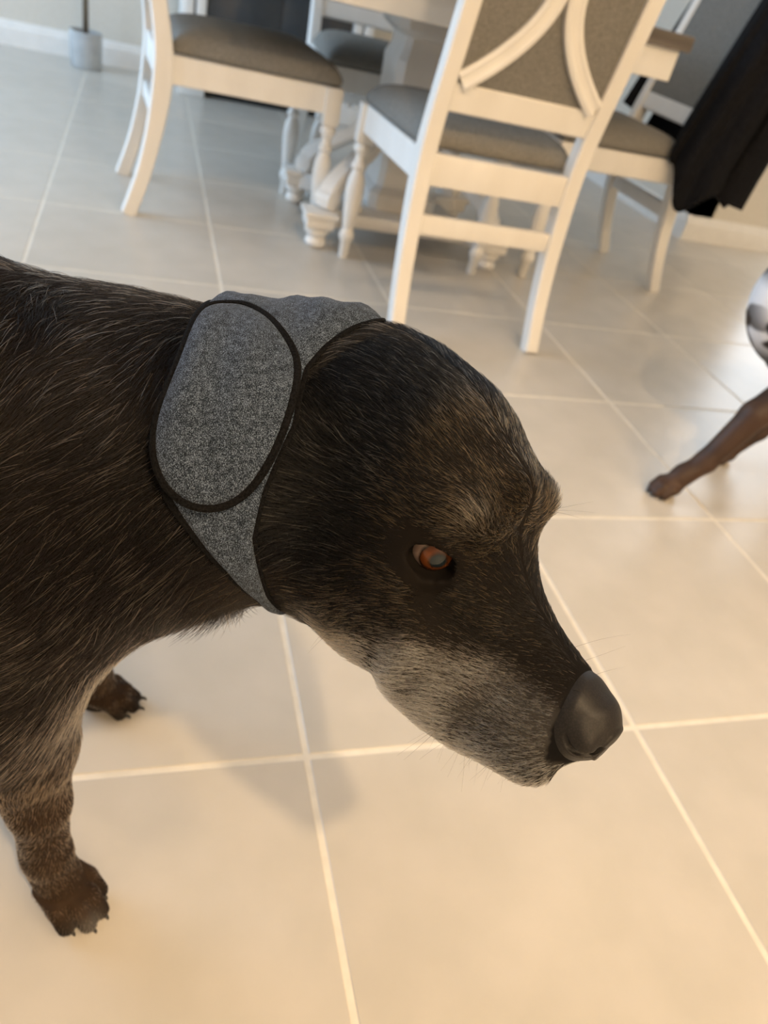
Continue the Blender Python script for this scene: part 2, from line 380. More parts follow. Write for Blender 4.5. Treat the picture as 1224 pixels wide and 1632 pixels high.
ch.location = (.025, 2.532, 0); ch.rotation_euler = (0, 0, -PI / 2 + .07)
dup(ch, (.802, 1.730, 0), .0, 'nearest white dining chair turned back-on, with crossing curved back mouldings')
dup(ch, (1.690, 2.465, 0), PI / 2 + .02, 'white dining chair on the right with a black coat over its back')
dup(ch, (.800, 3.285, 0), PI, 'white dining chair on the far side, half hidden by the table base')

# ---------------------------------------------------------------- dining table on two carved pedestals
TX, TY, TA, TB = .80, 2.485, .60, .42
tb = thing('dining_table', 'white dining table with dark wooden top and carved pedestal base', 'table', (TX, TY, 0))
box('table_top', (-TA, -TB, .715), (TA, TB, .752), M['tabletop'], tb, .006)
for s in (-1, 1):
    box('apron', (-TA + .02, s * (TB - .032) - .012, .640), (TA - .02, s * (TB - .032) + .012, .715), M['paint'], tb)
    box('apron', (s * (TA - .032) - .012, -TB + .045, .640), (s * (TA - .032) + .012, TB - .045, .715), M['paint'], tb)
# central pedestal: square column on a stepped plinth
pr = [(.105, .10), (.112, .115), (.112, .150), (.092, .170), (.088, .22), (.098, .40), (.102, .52), (.090, .55), (.088, .58), (.120, .60), (.135, .64), (.135, .715)]
bm = bmesh.new(); R_ = []
for r, z in pr: R_.append([bm.verts.new((a * r, b * r, z)) for a, b in ((-1, -.8), (-.8, -1), (.8, -1), (1, -.8), (1, .8), (.8, 1), (-.8, 1), (-1, .8))])
for A_, B_ in zip(R_[:-1], R_[1:]):
    for q in range(8): bm.faces.new((A_[q], A_[(q + 1) % 8], B_[(q + 1) % 8], B_[q]))
bm.faces.new(R_[0][::-1]); bm.faces.new(R_[-1])
obj('pedestal', bm_mesh('pedestal', bm, M['paint'], True, .5), None, tb)
box('plinth', (-.20, -.20, .062), (.20, .20, .104), M['paint'], tb, .010)
for sx in (-1, 1):
    for e in (-1, 1):
        x, y = sx * .290, e * .215
        path = [(x * q, y * q, .078 + .012 * math.sin(PI * q)) for q in np.linspace(.55, .95, 8)]
        obj('runner', sweep('runner', path, rrect(.070, .055, .008), M['paint']), None, tb)
        bl = box('foot_block', (x - .044, y - .044, .060), (x + .044, y + .044, .112), M['paint'], tb, .010)
        box('foot_moulding', (x - .051, y - .051, .094), (x + .051, y + .051, .110), M['paint'], bl, .006)
        obj('bun_foot', lathe('bun_foot', [(.020, 0), (.030, .004), (.034, .014), (.030, .025), (.024, .030), (.032, .036), (.040, .048), (.038, .058), (.030, .062)], M['paint'], 18), None, tb, (x, y, 0))
        pts = spline([(x * .94, y * .94, .115), (x * .88, y * .88, .175), (x * .66, y * .66, .235), (x * .42, y * .42, .30), (x * .33, y * .33, .40)], 16)
        obj('scroll_bracket', sweep('scroll_bracket', [tuple(p) for p in pts], lambda q: rrect(.055, .055 - .018 * q, .008), M['paint'], ups=[(sx, e, .6)] * 16), None, tb)
        so = obj('scroll_end', lathe('scroll_end', [(.010, -.031), (.028, -.028), (.032, 0), (.028, .028), (.010, .031)], M['paint'], 16), None, tb, (x * .93, y * .93, .140)); so.rotation_euler = (PI / 2, 0, math.atan2(e * .215, sx * .29))

# ---------------------------------------------------------------- coat over the right-hand chair
def make_coat():
    t = thing('coat', 'long black coat draped over the back of the right dining chair', 'coat', (1.80, 2.42, 0))
    # plan of the hanging cloth: round the near post and along the back of the chair
    plan = spline([(-.160, -.115), (-.172, -.175), (-.140, -.228), (-.05, -.240), (.03, -.20), (.06, -.10), (.055, .02), (.03, .14), (-.04, .225)], 60)
    nz = 34; P = []
    for j in range(nz):
        q = j / (nz - 1)
        for i, (x, y) in enumerate(plan):
            u = i / 59
            zb = .40 - .07 * math.sin(u * 5.2 + .3) * (u < .62) + .15 * max(0, 1 - u / .20) - .03 * math.sin(u * 31)
            zt = 1.085
            z = zt + (zb - zt) * q
            rake = .13 * np.interp(z, [.45, 1.05], [0, 1])
            sp = 1 + .20 * q - .25 * (1 - q) ** 6
            f = .012 * math.sin(u * 46 + 2 * q) * (.3 + q) + .008 * math.sin(u * 23 + 1.3 + 3 * q) * q
            P.append((x * sp + rake + f * .7, y * sp + f, z))
    F = [(j * 60 + i, j * 60 + i + 1, (j + 1) * 60 + i + 1, (j + 1) * 60 + i) for j in range(nz - 1) for i in range(59)]
    o = obj('coat_body', mesh_pf('coat_body', P, F, M['coat']), None, t)
    s = o.modifiers.new('thick', 'SOLIDIFY'); s.thickness = .006; s.offset = 0
    # shoulder yoke closing over the top rail
    P = []; nn = 12
    top = np.array([tuple(o.data.vertices[i].co) for i in range(60)])
    cen = np.linspace(top[0], top[-1], 60)
    for k in range(nn):
        q = k / (nn - 1); row = top * (1 - q) + cen * q; row[:, 2] += .02 * math.sin(q * PI / 2)
        P += [tuple(p) for p in row]
    F = [(k * 60 + i, (k + 1) * 60 + i, (k + 1) * 60 + i + 1, k * 60 + i + 1) for k in range(nn - 1) for i in range(59)]
    y_ = obj('coat_shoulders', mesh_pf('coat_shoulders', P, F, M['coat']), None, t)
    s = y_.modifiers.new('thick', 'SOLIDIFY'); s.thickness = .006; s.offset = 0
    # sleeves
    for pts, r in (([(.06, .262, 1.0), (.02, .285, .90), (-.05, .290, .70), (-.11, .290, .50)], .038), ([(.05, -.16, 1.03), (.09, -.225, .88), (.06, -.265, .66), (.01, -.275, .35)], .045)):
        pp = spline(pts, 18)
        obj('sleeve', sweep('sleeve', [tuple(p) for p in pp], lambda q: [(a * (1 + .12 * math.sin(9 * q + i)), b) for i, (a, b) in enumerate(circ(r * (.8 + .35 * q), 12, r * .55))], M['coat'], ups=[(0, 1, .0)] * 18), None, t)
    return t
make_coat()

# ---------------------------------------------------------------- thin tree in a round pot by the back wall
t = thing('potted_tree', 'thin brown trunk in a pale grey cylindrical pot against the wall', 'plant', (-.267, 4.40, 0))
obj('pot', lathe('pot', [(.066, 0), (.071, .004), (.074, .09), (.075, .150), (.073, .154), (.066, .153), (.065, .125), (.01, .125)], M['concrete'], 32), None, t)
obj('soil', lathe('soil', [(.064, .118), (.064, .128), (.03, .132), (.005, .133)], M['soil'], 24), None, t)
pp = spline([(0, 0, .125), (.003, .002, .5), (-.004, 0, .9), (.004, 0, 1.35)], 18)
tr = obj('trunk', sweep('trunk', [tuple(p) for p in pp], lambda q: circ(.0135 - .004 * q, 10), M['bark'], ups=[(0, 1, 0)] * 18), None, t)
leaf_me = mesh_pf('leaf', [(0, 0, 0), (.03, .05, .012), (.038, .11, .016), (0, .20, 0), (-.038, .11, .016), (-.03, .05, .012), (0, .10, -.004)], [(0, 1, 6), (1, 2, 6), (2, 3, 6), (3, 4, 6), (4, 5, 6), (5, 0, 6)], M['leaf'])
for k in range(22):
    l = obj('leaf', leaf_me, None, t, (pp[-1][0], pp[-1][1], 1.05 + .3 * k / 21)); l.rotation_euler = (random.uniform(-.2, .9), random.uniform(-.3, .3), k * 2.4)

# ---------------------------------------------------------------- white cabinet with dark glass front behind the table
t = thing('cabinet', 'white cabinet with a dark glass front standing behind the chairs', 'cabinet', (.62, 4.22, 0))
W2, DP, HH = .46, .34, .86
box('side_panel', (-W2, 0, .0), (-W2 + .05, DP, HH), M['paint'], t); box('side_panel', (W2 - .05, 0, .0), (W2, DP, HH), M['paint'], t)
for sx in (-1, 1):
    for k in range(2): box('pilaster', (sx * (W2 - .06) - .05 + k * .055, -.022, .085), (sx * (W2 - .06) - .004 + k * .055, .0, HH - .04), M['paint'], t, .008)
    box('plinth_block', (sx * (W2 - .06) - .062, -.034, 0), (sx * (W2 - .06) + .062, .0, .085), M['paint'], t, .006)
box('bottom_panel', (-W2 + .05, .01, .085), (W2 - .05, DP, .11), M['paint'], t)
box('toe_shade', (-W2 + .06, .03, .0), (W2 - .06, .05, .085), M['black'], t, 0)  # near-black board: the shade under the cabinet put into its colour
box('back_panel', (-W2 + .05, DP - .015, .11), (W2 - .05, DP, HH - .04), M['black'], t, 0)
box('cabinet_top', (-W2 - .03, -.045, HH - .04), (W2 + .03, DP + .01, HH), M['paint'], t, .008)
for sx in (-1, 1):
    d = box('door', (min(0, sx * (W2 - .115)) + (.002 if sx > 0 else 0), -.004, .112), (max(0, sx * (W2 - .115)) - (.002 if sx < 0 else 0), .012, HH - .042), M['dark_glass'], t, .002)
# ---------------------------------------------------------------- implicit-surface helpers
def smin(a, b, k):
    h = np.clip(0.5 + 0.5 * (b - a) / k, 0, 1)
    return b + (a - b) * h - k * h * (1 - h)

class Field:
    """signed distance on a rectilinear grid; every primitive touches only its own box"""
    def __init__(self, xs, ys, zs):
        self.ax = [np.asarray(a, np.float32) for a in (xs, ys, zs)]
        self.d = np.full([len(a) for a in self.ax], 0.5, np.float32)
    def box(self, lo, hi):
        s = []
        for a, l, h in zip(self.ax, lo, hi):
            i0 = max(0, np.searchsorted(a, l) - 1); i1 = min(len(a), np.searchsorted(a, h) + 1)
            s.append(slice(i0, i1))
        return tuple(s)
    def pts(self, s):
        return np.meshgrid(*[a[q] for a, q in zip(self.ax, s)], indexing='ij', copy=False)
    def put(self, s, v, k, sub=False):
        if self.d[s].size == 0: return
        if sub: self.d[s] = -smin(-self.d[s], v.astype(np.float32), k)
        else: self.d[s] = smin(self.d[s], v.astype(np.float32), k)
    def cone(self, a, b, ra, rb, k=.01, sub=False, flat=None):
        """round cone from a to b; flat=(unit vector, factor) squeezes the section along the vector"""
        a = np.array(a, float); b = np.array(b, float); m = max(ra, rb) * (1.0 if flat is None else max(1, 1 / flat[1])) + k * 2 + .006
        s = self.box(np.minimum(a, b) - m, np.maximum(a, b) + m)
        X, Y, Z = self.pts(s); ab = b - a; L = ab @ ab + 1e-12
        px, py, pz = X - a[0], Y - a[1], Z - a[2]
        t = np.clip((px * ab[0] + py * ab[1] + pz * ab[2]) / L, 0, 1)
        qx, qy, qz = px - t * ab[0], py - t * ab[1], pz - t * ab[2]
        if flat is not None:
            n, fc = flat; dn = qx * n[0] + qy * n[1] + qz * n[2]
            e = (1 / fc - 1) * dn
            qx, qy, qz = qx + e * n[0], qy + e * n[1], qz + e * n[2]
        r = ra + (rb - ra) * t
        self.put(s, np.sqrt(qx * qx + qy * qy + qz * qz) - r, k, sub)
    def chain(self, pts, rad, k=.01, sub=False, flat=None):
        for i in range(len(pts) - 1): self.cone(pts[i], pts[i + 1], rad[i], rad[i + 1], k, sub, flat)
    def ell(self, c, rad, M=None, k=.01, sub=False, p=2.0):
        """ellipsoid, M rows = local axes"""
        c = np.array(c, float); rad = np.array(rad, float); M = np.eye(3) if M is None else np.array(M, float)
        ext = np.sqrt(((M.T * rad) ** 2).sum(1)) * (1.0 if p <= 2 else 1.35) + k * 2 + .006
        s = self.box(c - ext, c + ext); X, Y, Z = self.pts(s)
        px, py, pz = X - c[0], Y - c[1], Z - c[2]; q = 0
        for i in range(3): q = q + np.abs((px * M[i, 0] + py * M[i, 1] + pz * M[i, 2]) / rad[i]) ** p
        self.put(s, (q ** (1 / p) - 1) * rad.min(), k, sub)

def surface_nets(xs, ys, zs, D):
    xs, ys, zs = (np.asarray(a, np.float64) for a in (xs, ys, zs))
    ins = D < 0
    nx, ny, nz = D.shape
    c = np.zeros((nx - 1, ny - 1, nz - 1), np.uint8)
    for i in (0, 1):
        for j in (0, 1):
            for k in (0, 1): c += ins[i:nx - 1 + i, j:ny - 1 + j, k:nz - 1 + k]
    act = (c > 0) & (c < 8)
    idx = np.argwhere(act); N = len(idx)
    ids = np.full(act.shape, -1, np.int32); ids[act] = np.arange(N)
    corners = [(i, j, k) for i in (0, 1) for j in (0, 1) for k in (0, 1)]
    edges = [(a, b) for a in range(8) for b in range(a + 1, 8) if sum(abs(np.subtract(corners[a], corners[b]))) == 1]
    V = np.stack([D[idx[:, 0] + i, idx[:, 1] + j, idx[:, 2] + k] for i, j, k in corners], 1).astype(np.float64)
    acc = np.zeros((N, 3)); cnt = np.zeros(N)
    for a, b in edges:
        va, vb = V[:, a], V[:, b]; m = (va < 0) != (vb < 0)
        t = np.where(m, va / np.where(m, va - vb, 1), 0)
        ca, cb = np.array(corners[a], float), np.array(corners[b], float)
        acc[m] += ca + t[m, None] * (cb - ca); cnt[m] += 1
    loc = acc / cnt[:, None]
    P = np.stack([A[idx[:, q]] + loc[:, q] * (A[idx[:, q] + 1] - A[idx[:, q]]) for q, A in enumerate((xs, ys, zs))], 1)
    F = []
    for ax in range(3):
        sl0 = [slice(None)] * 3; sl1 = [slice(None)] * 3
        sl0[ax] = slice(0, -1); sl1[ax] = slice(1, None)
        i0 = ins[tuple(sl0)]; ch = i0 != ins[tuple(sl1)]
        e = np.argwhere(ch); o1, o2 = (ax + 1) % 3, (ax + 2) % 3
        e = e[(e[:, o1] > 0) & (e[:, o2] > 0) & (e[:, o1] < D.shape[o1] - 1) & (e[:, o2] < D.shape[o2] - 1)]
        q = []
        for d1, d2 in ((-1, -1), (0, -1), (0, 0), (-1, 0)):
            t = e.copy(); t[:, o1] += d1; t[:, o2] += d2
            q.append(ids[t[:, 0], t[:, 1], t[:, 2]])
        q = np.stack(q, 1); fl = ~i0[e[:, 0], e[:, 1], e[:, 2]]
        q[fl] = q[fl][:, ::-1]
        F.append(q)
    F = np.concatenate(F); F = F[(F >= 0).all(1)]
    return P, F

def relax(P, F, n=2, lam=.5):
    E = np.concatenate([F[:, [0, 1]], F[:, [1, 2]], F[:, [2, 3]], F[:, [3, 0]]])
    deg = np.bincount(E.ravel(), minlength=len(P)).astype(float)
    for it in range(n):
        for l in (lam, -lam * 1.04):
            A = np.stack([np.bincount(E[:, 0], P[E[:, 1], q], len(P)) + np.bincount(E[:, 1], P[E[:, 0], q], len(P)) for q in range(3)], 1)
            P = P + l * (A / deg[:, None] - P)
    return P

def vnormals(P, F):
    n = np.cross(P[F[:, 2]] - P[F[:, 0]], P[F[:, 3]] - P[F[:, 1]])
    N = np.zeros_like(P)
    for q in range(4):
        for a in range(3): N[:, a] += np.bincount(F[:, q], n[:, a], len(P))
    return N / (np.linalg.norm(N, axis=1, keepdims=True) + 1e-20)

def axis_grid(lo, hi, step, fine=None, fstep=None):
    """grid lines: step everywhere, fstep inside the fine interval"""
    if isinstance(fine, list):                       # several (lo, hi, step) intervals, ascending
        out = []; at = lo
        for a, b, st in fine:
            out += list(np.arange(at, a, step)) + list(np.arange(a, b, st)); at = b
        return np.array(out + list(np.arange(at, hi + step, step)))
    if fine is None: return np.arange(lo, hi + step, step)
    out = list(np.arange(lo, fine[0], step)) + list(np.arange(fine[0], fine[1], fstep)) + list(np.arange(fine[1], hi + step, step))
    return np.array(out)
# ---------------------------------------------------------------- the dog: head frame (forward, up, right in cm)
HS = 1.0
HF = np.array([.4901, -.8712, -.0291]); HF /= np.linalg.norm(HF)
HR = np.array([-.8536, -.4865, .1862]); HR -= (HR @ HF) * HF; HR /= np.linalg.norm(HR)
HU = np.cross(HR, HF); HU = HU if HU[2] > 0 else -HU
HO = np.array([.1855, .2925, .5105])
HM = np.array([HF, HU, HR])
def hw(f, u, r): return HO + HS * .01 * (f * HF + u * HU + r * HR)
def to_head(P): return ((P - HO) @ HM.T) / (HS * .01)

HEAD = np.array([  # f, top, bottom, half width, top taper
    (12.1, -3.8, -5.7, 1.0, .0),
    (11.5, -3.1, -6.5, 1.6, .05),
    (10.4, -2.7, -8.0, 2.25, .06),
    (9.0, -2.3, -9.5, 2.85, .15),
    (6.0, -1.35, -11.2, 3.55, .22),
    (3.5, 0.1, -11.1, 4.7, .22),
    (1.8, 2.0, -10.8, 5.6, .18),
    (0.4, 4.0, -10.8, 5.7, .05),
    (-1.5, 5.9, -11.0, 6.2, .01),
    (-4.0, 7.1, -11.2, 6.7, .01),
    (-7.0, 7.4, -11.7, 6.8, .02),
    (-10., 6.9, -11.6, 6.4, .0),
    (-13., 5.2, -10.3, 5.8, .0),
    (-15., 3.4, -8.0, 4.8, .0)])

def head_sdf(L):
    """distance (cm) to the lofted head, points in head coordinates"""
    f, u, r = L[:, 0], L[:, 1], L[:, 2]
    o = np.argsort(HEAD[:, 0]); x = HEAD[o, 0]
    i = np.clip(np.searchsorted(x, f) - 1, 0, len(x) - 2); h = x[i + 1] - x[i]; t = np.clip((f - x[i]) / h, 0, 1)
    def ip(j):
        y = HEAD[o, j]; m = np.gradient(y, x)
        return (2*t**3-3*t*t+1)*y[i] + (t**3-2*t*t+t)*h*m[i] + (-2*t**3+3*t*t)*y[i+1] + (t**3-t*t)*h*m[i+1]
    top, bot, w, tp = ip(1), ip(2), ip(3), ip(4)
    c, a = (top + bot) / 2, np.maximum((top - bot) / 2, .3)
    v = (u - c) / a
    we = np.maximum(w * (1 - tp * np.clip(v, -1.2, 1.2)), .3)
    p = 2.35
    q = (np.abs(v) ** p + np.abs(r / we) ** p) ** (1 / p)
    d = (q - 1) * np.minimum(a, we)
    over = np.maximum(f - 12.1, -15. - f)
    return np.where(over > 0, np.sqrt(np.maximum(d, 0) ** 2 + over ** 2), d)

def head_field(fd):
    s = fd.box(HO - .24, HO + .24); X, Y, Z = fd.pts(s)
    d = head_sdf(to_head(np.stack([X, Y, Z], -1).reshape(-1, 3)))
    fd.put(s, (d * HS * .01).reshape(X.shape), .018)

# almond of the eye opening in head coordinates, right side (mirrored for the left)
EYE_C = np.array([-.50, -.14, 3.52]); EYE_R = 1.45
def eye_ring(sg, off=0.0, n=20):
    """points around the lids, sg=+1 near side"""
    out = []
    ax = np.array([.62, -.10, .78]); ax /= np.linalg.norm(ax)        # the way the right eye looks
    e1 = np.array([.80, -.12, -.62]); e1 -= (e1 @ ax) * ax; e1 /= np.linalg.norm(e1)   # to the inner corner
    e2 = np.cross(e1, ax); e2 = e2 if e2[1] > 0 else -e2
    for i in range(n):
        a = 2 * math.pi * i / n
        x = math.cos(a) * (1.45 + off); y = math.sin(a) * (1.00 + off)
        y *= (1 - .35 * (math.cos(a) ** 4))
        y += -.14 * math.cos(a)
        zz = math.sqrt(max((EYE_R + .10 + off * .3) ** 2 - x * x - y * y, .12))
        q = EYE_C + ax * zz + e1 * x + e2 * y
        out.append((q[0], q[1], q[2] * sg))
    return out, ax, e1, e2

def leg(fd, pts, rad, paw, yaw=0.0, k=.012, sc=1.0):
    fd.chain(pts, rad, k)
    x, y = paw; c, s = math.cos(yaw), math.sin(yaw)
    g = lambda a, b, z: (x + (c * a - s * b) * sc, y + (s * a + c * b) * sc, z * sc)
    M = [[c, s, 0], [-s, c, 0], [0, 0, 1]]
    fd.ell(g(-.004, 0, .022), (.028 * sc, .023 * sc, .024 * sc), M, k=.008)
    fd.cone(g(-.018, 0, .058), g(.012, 0, .030), .0215 * sc, .0185 * sc, .010)
    for b, a in ((-.0215, .019), (-.0080, .035), (.0080, .035), (.0215, .019)):
        fd.chain([g(a - .028, b * .85, .036), g(a - .002, b, .030), g(a + .012, b * 1.05, .0125)], [.0085 * sc, .0098 * sc, .0098 * sc], .0020)

def dog_field():
    xs = axis_grid(-.86, .32, .006, [(-.115, -.03, .0026), (-.03, .285, .0021)])
    ys = axis_grid(.12, .64, .006, [(.135, .47, .0021), (.54, .62, .003)])
    zs = axis_grid(-.012, .68, .006, [(-.004, .06, .0026), (.40, .625, .0021)])
    fd = Field(xs, ys, zs)
    E = fd.ell
    # trunk
    E((-.20, .445, .395), (.21, .118, .150), k=.02)
    E((-.42, .450, .405), (.24, .112, .135), k=.06)
    E((-.64, .455, .415), (.14, .100, .120), k=.06)
    E((-.10, .440, .400), (.12, .110, .140), k=.05)
    fd.chain([(-.12, .44, .522), (-.30, .445, .520), (-.62, .455, .510)], [.055, .058, .055], .05)
    # neck
    a = hw(-10.5, -1.2, 0)
    fd.cone((-.12, .445, .425), (-.01, .425, .462), .125, .098, .05)
    fd.cone((-.01, .425, .455), a, .102, .082, .04)
    # shoulders and fore legs
    for sg, px, py in ((-1, -.060, .362), (1, -.036, .580)):
        y = .445 + sg * .085
        E((-.115, y, .37), (.075, .050, .120), k=.035)
        lx = px - .003
        leg(fd, [(lx - .030, y, .34), (lx - .018, (y + py) / 2 - sg * .01, .235), (lx - .008, py, .165), (lx - .006, py, .085), (lx, py, .045)],
            [.064, .041, .0235, .0190, .0195], (px, py), yaw=-.75 if sg < 0 else -.15, sc=.86 if sg < 0 else .80)
        fd.cone((lx - .012, py + .004, .075), (lx - .020, py + .006, .100), .011, .008, .008)
    # hind legs and tail
    for sg in (-1, 1):
        y = .455 + sg * .075
        E((-.665, y, .36), (.095, .055, .125), k=.04)
        leg(fd, [(-.655, y, .33), (-.60, y + sg * .01, .25), (-.70, y + sg * .015, .155), (-.715, y + sg * .015, .135), (-.685, y + sg * .015, .045)],
            [.065, .048, .026, .024, .022], (-.665, y + sg * .015))
    fd.chain([(-.76, .455, .47), (-.81, .455, .40), (-.83, .455, .30), (-.82, .455, .21)], [.032, .026, .020, .010], .02)
    # head
    head_field(fd)
    c = .01 * HS
    for sg in (1, -1):
        E(hw(-2.2, -4.2, 4.7 * sg), (3.2 * c, 4.0 * c, 1.9 * c), HM, k=.018)           # cheek muscle
        E(hw(.1, 2.6, 3.2 * sg), (1.4 * c, .85 * c, 1.3 * c), HM, k=.024)            # brow
        E(hw(8.0, -7.3, 1.95 * sg), (3.2 * c, 2.2 * c, 1.5 * c), HM, k=.008)            # flews
        E(hw(3.6, -2.0, 4.7 * sg), (2.2 * c, 1.0 * c, .9 * c), HM, k=.016, sub=True)      # hollow before the eye
        ring, ax, e1, e2 = eye_ring(sg, .18)
        ec = EYE_C * (1, 1, sg)
        E(hw(*ec), [1.58 * c] * 3, HM, k=.008)                                            # lids over the ball
        pr = ring + [ring[0]]
        fd.chain([hw(*p) for p in pr], [.26 * c] * len(pr), .0035)
        ri, *_ = eye_ring(sg, -.12)
        axs = ax * (1, 1, sg); e1s = e1 * (1, 1, sg); e2s = e2 * (1, 1, sg)
        MM = np.array([v[0] * HF + v[1] * HU + v[2] * HR for v in (axs, e1s, e2s)])
        cc = ec + axs * (EYE_R + .1)
        E(hw(*cc), (.95 * c, 1.40 * c, .95 * c), MM, k=.002, sub=True)
        # line of the mouth
        ml = [(11.1, -7.2, .3), (9.6, -8.7, 1.9), (7.5, -10.0, 2.6), (5.0, -10.5, 3.0), (3.6, -10.5, 3.2)]
        fd.chain([hw(f, u, r * sg) for f, u, r in ml], [.13 * c, .16 * c, .16 * c, .12 * c, .03 * c], .004, sub=True)
    E(hw(-.2, 3.9, 0), (1.5 * c, 1.0 * c, 1.2 * c), HM, k=.02)   # gentle stop
    return fd
# ---------------------------------------------------------------- the dog's body
def sstep(a, b, x): t = np.clip((x - a) / (b - a), 0, 1); return t * t * (3 - 2 * t)
def vnoise(P, s, seed):
    """smooth value noise on points"""
    g = np.random.default_rng(seed).random((32, 32, 32)); q = P * s + seed * 7.3; i = np.floor(q).astype(int); f = q - i; f = f * f * (3 - 2 * f); o = 0
    for a in (0, 1):
        for b in (0, 1):
            for c_ in (0, 1):
                w = (f[:, 0] if a else 1 - f[:, 0]) * (f[:, 1] if b else 1 - f[:, 1]) * (f[:, 2] if c_ else 1 - f[:, 2])
                o = o + w * g[(i[:, 0] + a) % 32, (i[:, 1] + b) % 32, (i[:, 2] + c_) % 32]
    return o
fd = dog_field()
DP, DF = surface_nets(*fd.ax, fd.d); DP = relax(DP, DF, 2); DN = vnormals(DP, DF)

# neck axis, for the wrap and the lie of the fur
NA = np.array([-.01, .425, .455]); NB = hw(-10.5, -1.2, 0); NX = (NB - NA) / np.linalg.norm(NB - NA)
NU = np.array([0, 0, 1.]) - NX[2] * NX; NU /= np.linalg.norm(NU); NS = np.cross(NU, NX); NS = NS if NS[1] < 0 else -NS
REAR = np.array([(-180, 9.2), (-120, 8.4), (-60, 7.6), (-17, 7.6), (12, 8.0), (38, 7.2), (54, 6.6), (68, 6.9), (82, 7.9), (98, 8.9), (120, 9.8), (150, 9.8), (180, 9.2)])
FRONT = np.array([(-180, 11.6), (-130, 13.0), (-100, 14.0), (-70, 15.6), (-40, 17.6), (-15, 18.2), (-4, 17.4), (4, 16.4), (14, 15.2), (25, 14.2), (47, 13.6), (69, 11.8), (86, 10.8), (120, 10.4), (150, 10.6), (180, 11.6)])
def neck_coords(P):
    v = P - NA; return v @ NX * 100, np.degrees(np.arctan2(v @ NS, v @ NU)), np.hypot(v @ NS, v @ NU) * 100

def dog_colour(P):
    """share of light hairs, light colour, dark colour at points of the body"""
    L = to_head(P); f, u, r = L.T; ar = np.abs(r); n = len(P)
    s_, ph, rho = neck_coords(P)
    head = sstep(-13, -8, f) * sstep(14, 9, np.linalg.norm(L - (-1, -2, 0), axis=1) * .8) * (P[:, 0] > .0)
    nz = vnoise(P, 60, 3); nz2 = vnoise(P, 160, 4)
    dark = np.tile((.0034, .0026, .0023), (n, 1)); light = np.tile((.26, .19, .14), (n, 1)); p = np.full(n, .045)
    def mixv(A, c_, w): return A + (np.asarray(c_) - A) * w[:, None]
    # body: brown-black, browner legs, pale brown chest and inner leg
    leg_ = sstep(.33, .20, P[:, 2]) * (1 - head)
    dark = mixv(dark, (.016, .009, .006), leg_); light = mixv(light, (.36, .23, .13), leg_); p = p + .45 * leg_ * (.5 + nz)
    chest = np.exp(-(((P - (-.012, .375, .320)) / (.045, .055, .030)) ** 2).sum(1)); light = mixv(light, (.5, .33, .19), chest); p = p + .8 * chest
    toe = sstep(.030, .010, P[:, 2]); p = p * (1 - .6 * toe); dark = mixv(dark, (.008, .007, .007), toe)
    tip = np.exp(-(((P - (-.034, .328, .012)) / (.014, .012, .012)) ** 2).sum(1)); light = mixv(light, (.75, .72, .68), tip); p = np.clip(p + tip, 0, 1)
    neckb = sstep(.1, -.1, P[:, 0]) * (1 - leg_) * (1 - head); dark = mixv(dark, (.0062, .0042, .0034), neckb)
    # head
    hp = .10 * sstep(-3, 1, f); hl = np.tile((.21, .125, .058), (n, 1)); hd = np.tile((.0045, .0033, .0025), (n, 1))
    top = sstep(-7, -3, f) * sstep(-.5, 2, u); hp += .25 * top * (.6 + .8 * nz)
    lower = sstep(-2.5, -5.5, u) * sstep(-7, -3, f); hp += .30 * lower; hl = mixv(hl, (.52, .36, .22), lower)
    cheek = sstep(-2.6, -4.4, f) * sstep(-6.2, -4.2, u); hp = hp * (1 - .8 * cheek) + .06 * cheek; hl = mixv(hl, (.20, .18, .16), cheek); hd = mixv(hd, (.0022, .0022, .0026), cheek)
    sub = np.exp(-(((L * (1, 1, 0) + np.stack([0 * f, 0 * f, ar], 1) - (-.6, -2.2, 5.6)) / (1.6, 1.1, 3)) ** 2).sum(1)); hp += .25 * sub
    ub = np.interp(f, [-8, -5, -2, 0, 2.4, 6, 9, 10.8], [-9, -7.2, -5.8, -4.4, -3.2, -2.6, -2.4, -2.3])
    g = sstep(-.2, 2.4, ub - u + 1.2 * (nz - .5)) * sstep(-7, 0, f)
    hp = hp + .88 * g * (.7 + .6 * nz2); hl = mixv(hl, (1.0, .95, .88), g * sstep(-3, 3, f))
    chin = sstep(-7.6, -9.2, u) * sstep(4.5, 8, f) + sstep(8.0, 10, f) * sstep(-5, -6.4, u); chin = np.clip(chin, 0, 1); hl = mixv(hl, (1.0, .95, .86), chin); hp += .15 * chin
    bridge = sstep(1.5, 4, f) * sstep(2.1, 1.1, ar) * sstep(-3.4, -2.2, u); hp *= 1 - .65 * bridge
    under = sstep(2.2, .6, np.linalg.norm(np.stack([f - 1.3, u + 2.1, ar - 4.0], 1), axis=1)); hp *= 1 - .3 * under
    brow = np.exp(-(((np.stack([f, u, ar], 1) - (1.5, 2.75, 3.85)) / (.7, .85, .8)) ** 2).sum(1)); hp += .42 * brow; hl = mixv(hl, (.55, .42, .28), np.clip(brow * 1.4, 0, 1))
    p = p * (1 - head) + np.clip(hp, 0, .95) * head + .02
    light = light * (1 - head[:, None]) + hl * head[:, None]; dark = dark * (1 - head[:, None]) + hd * head[:, None]
    return np.clip(p, 0, .95), light, dark, head, leg_

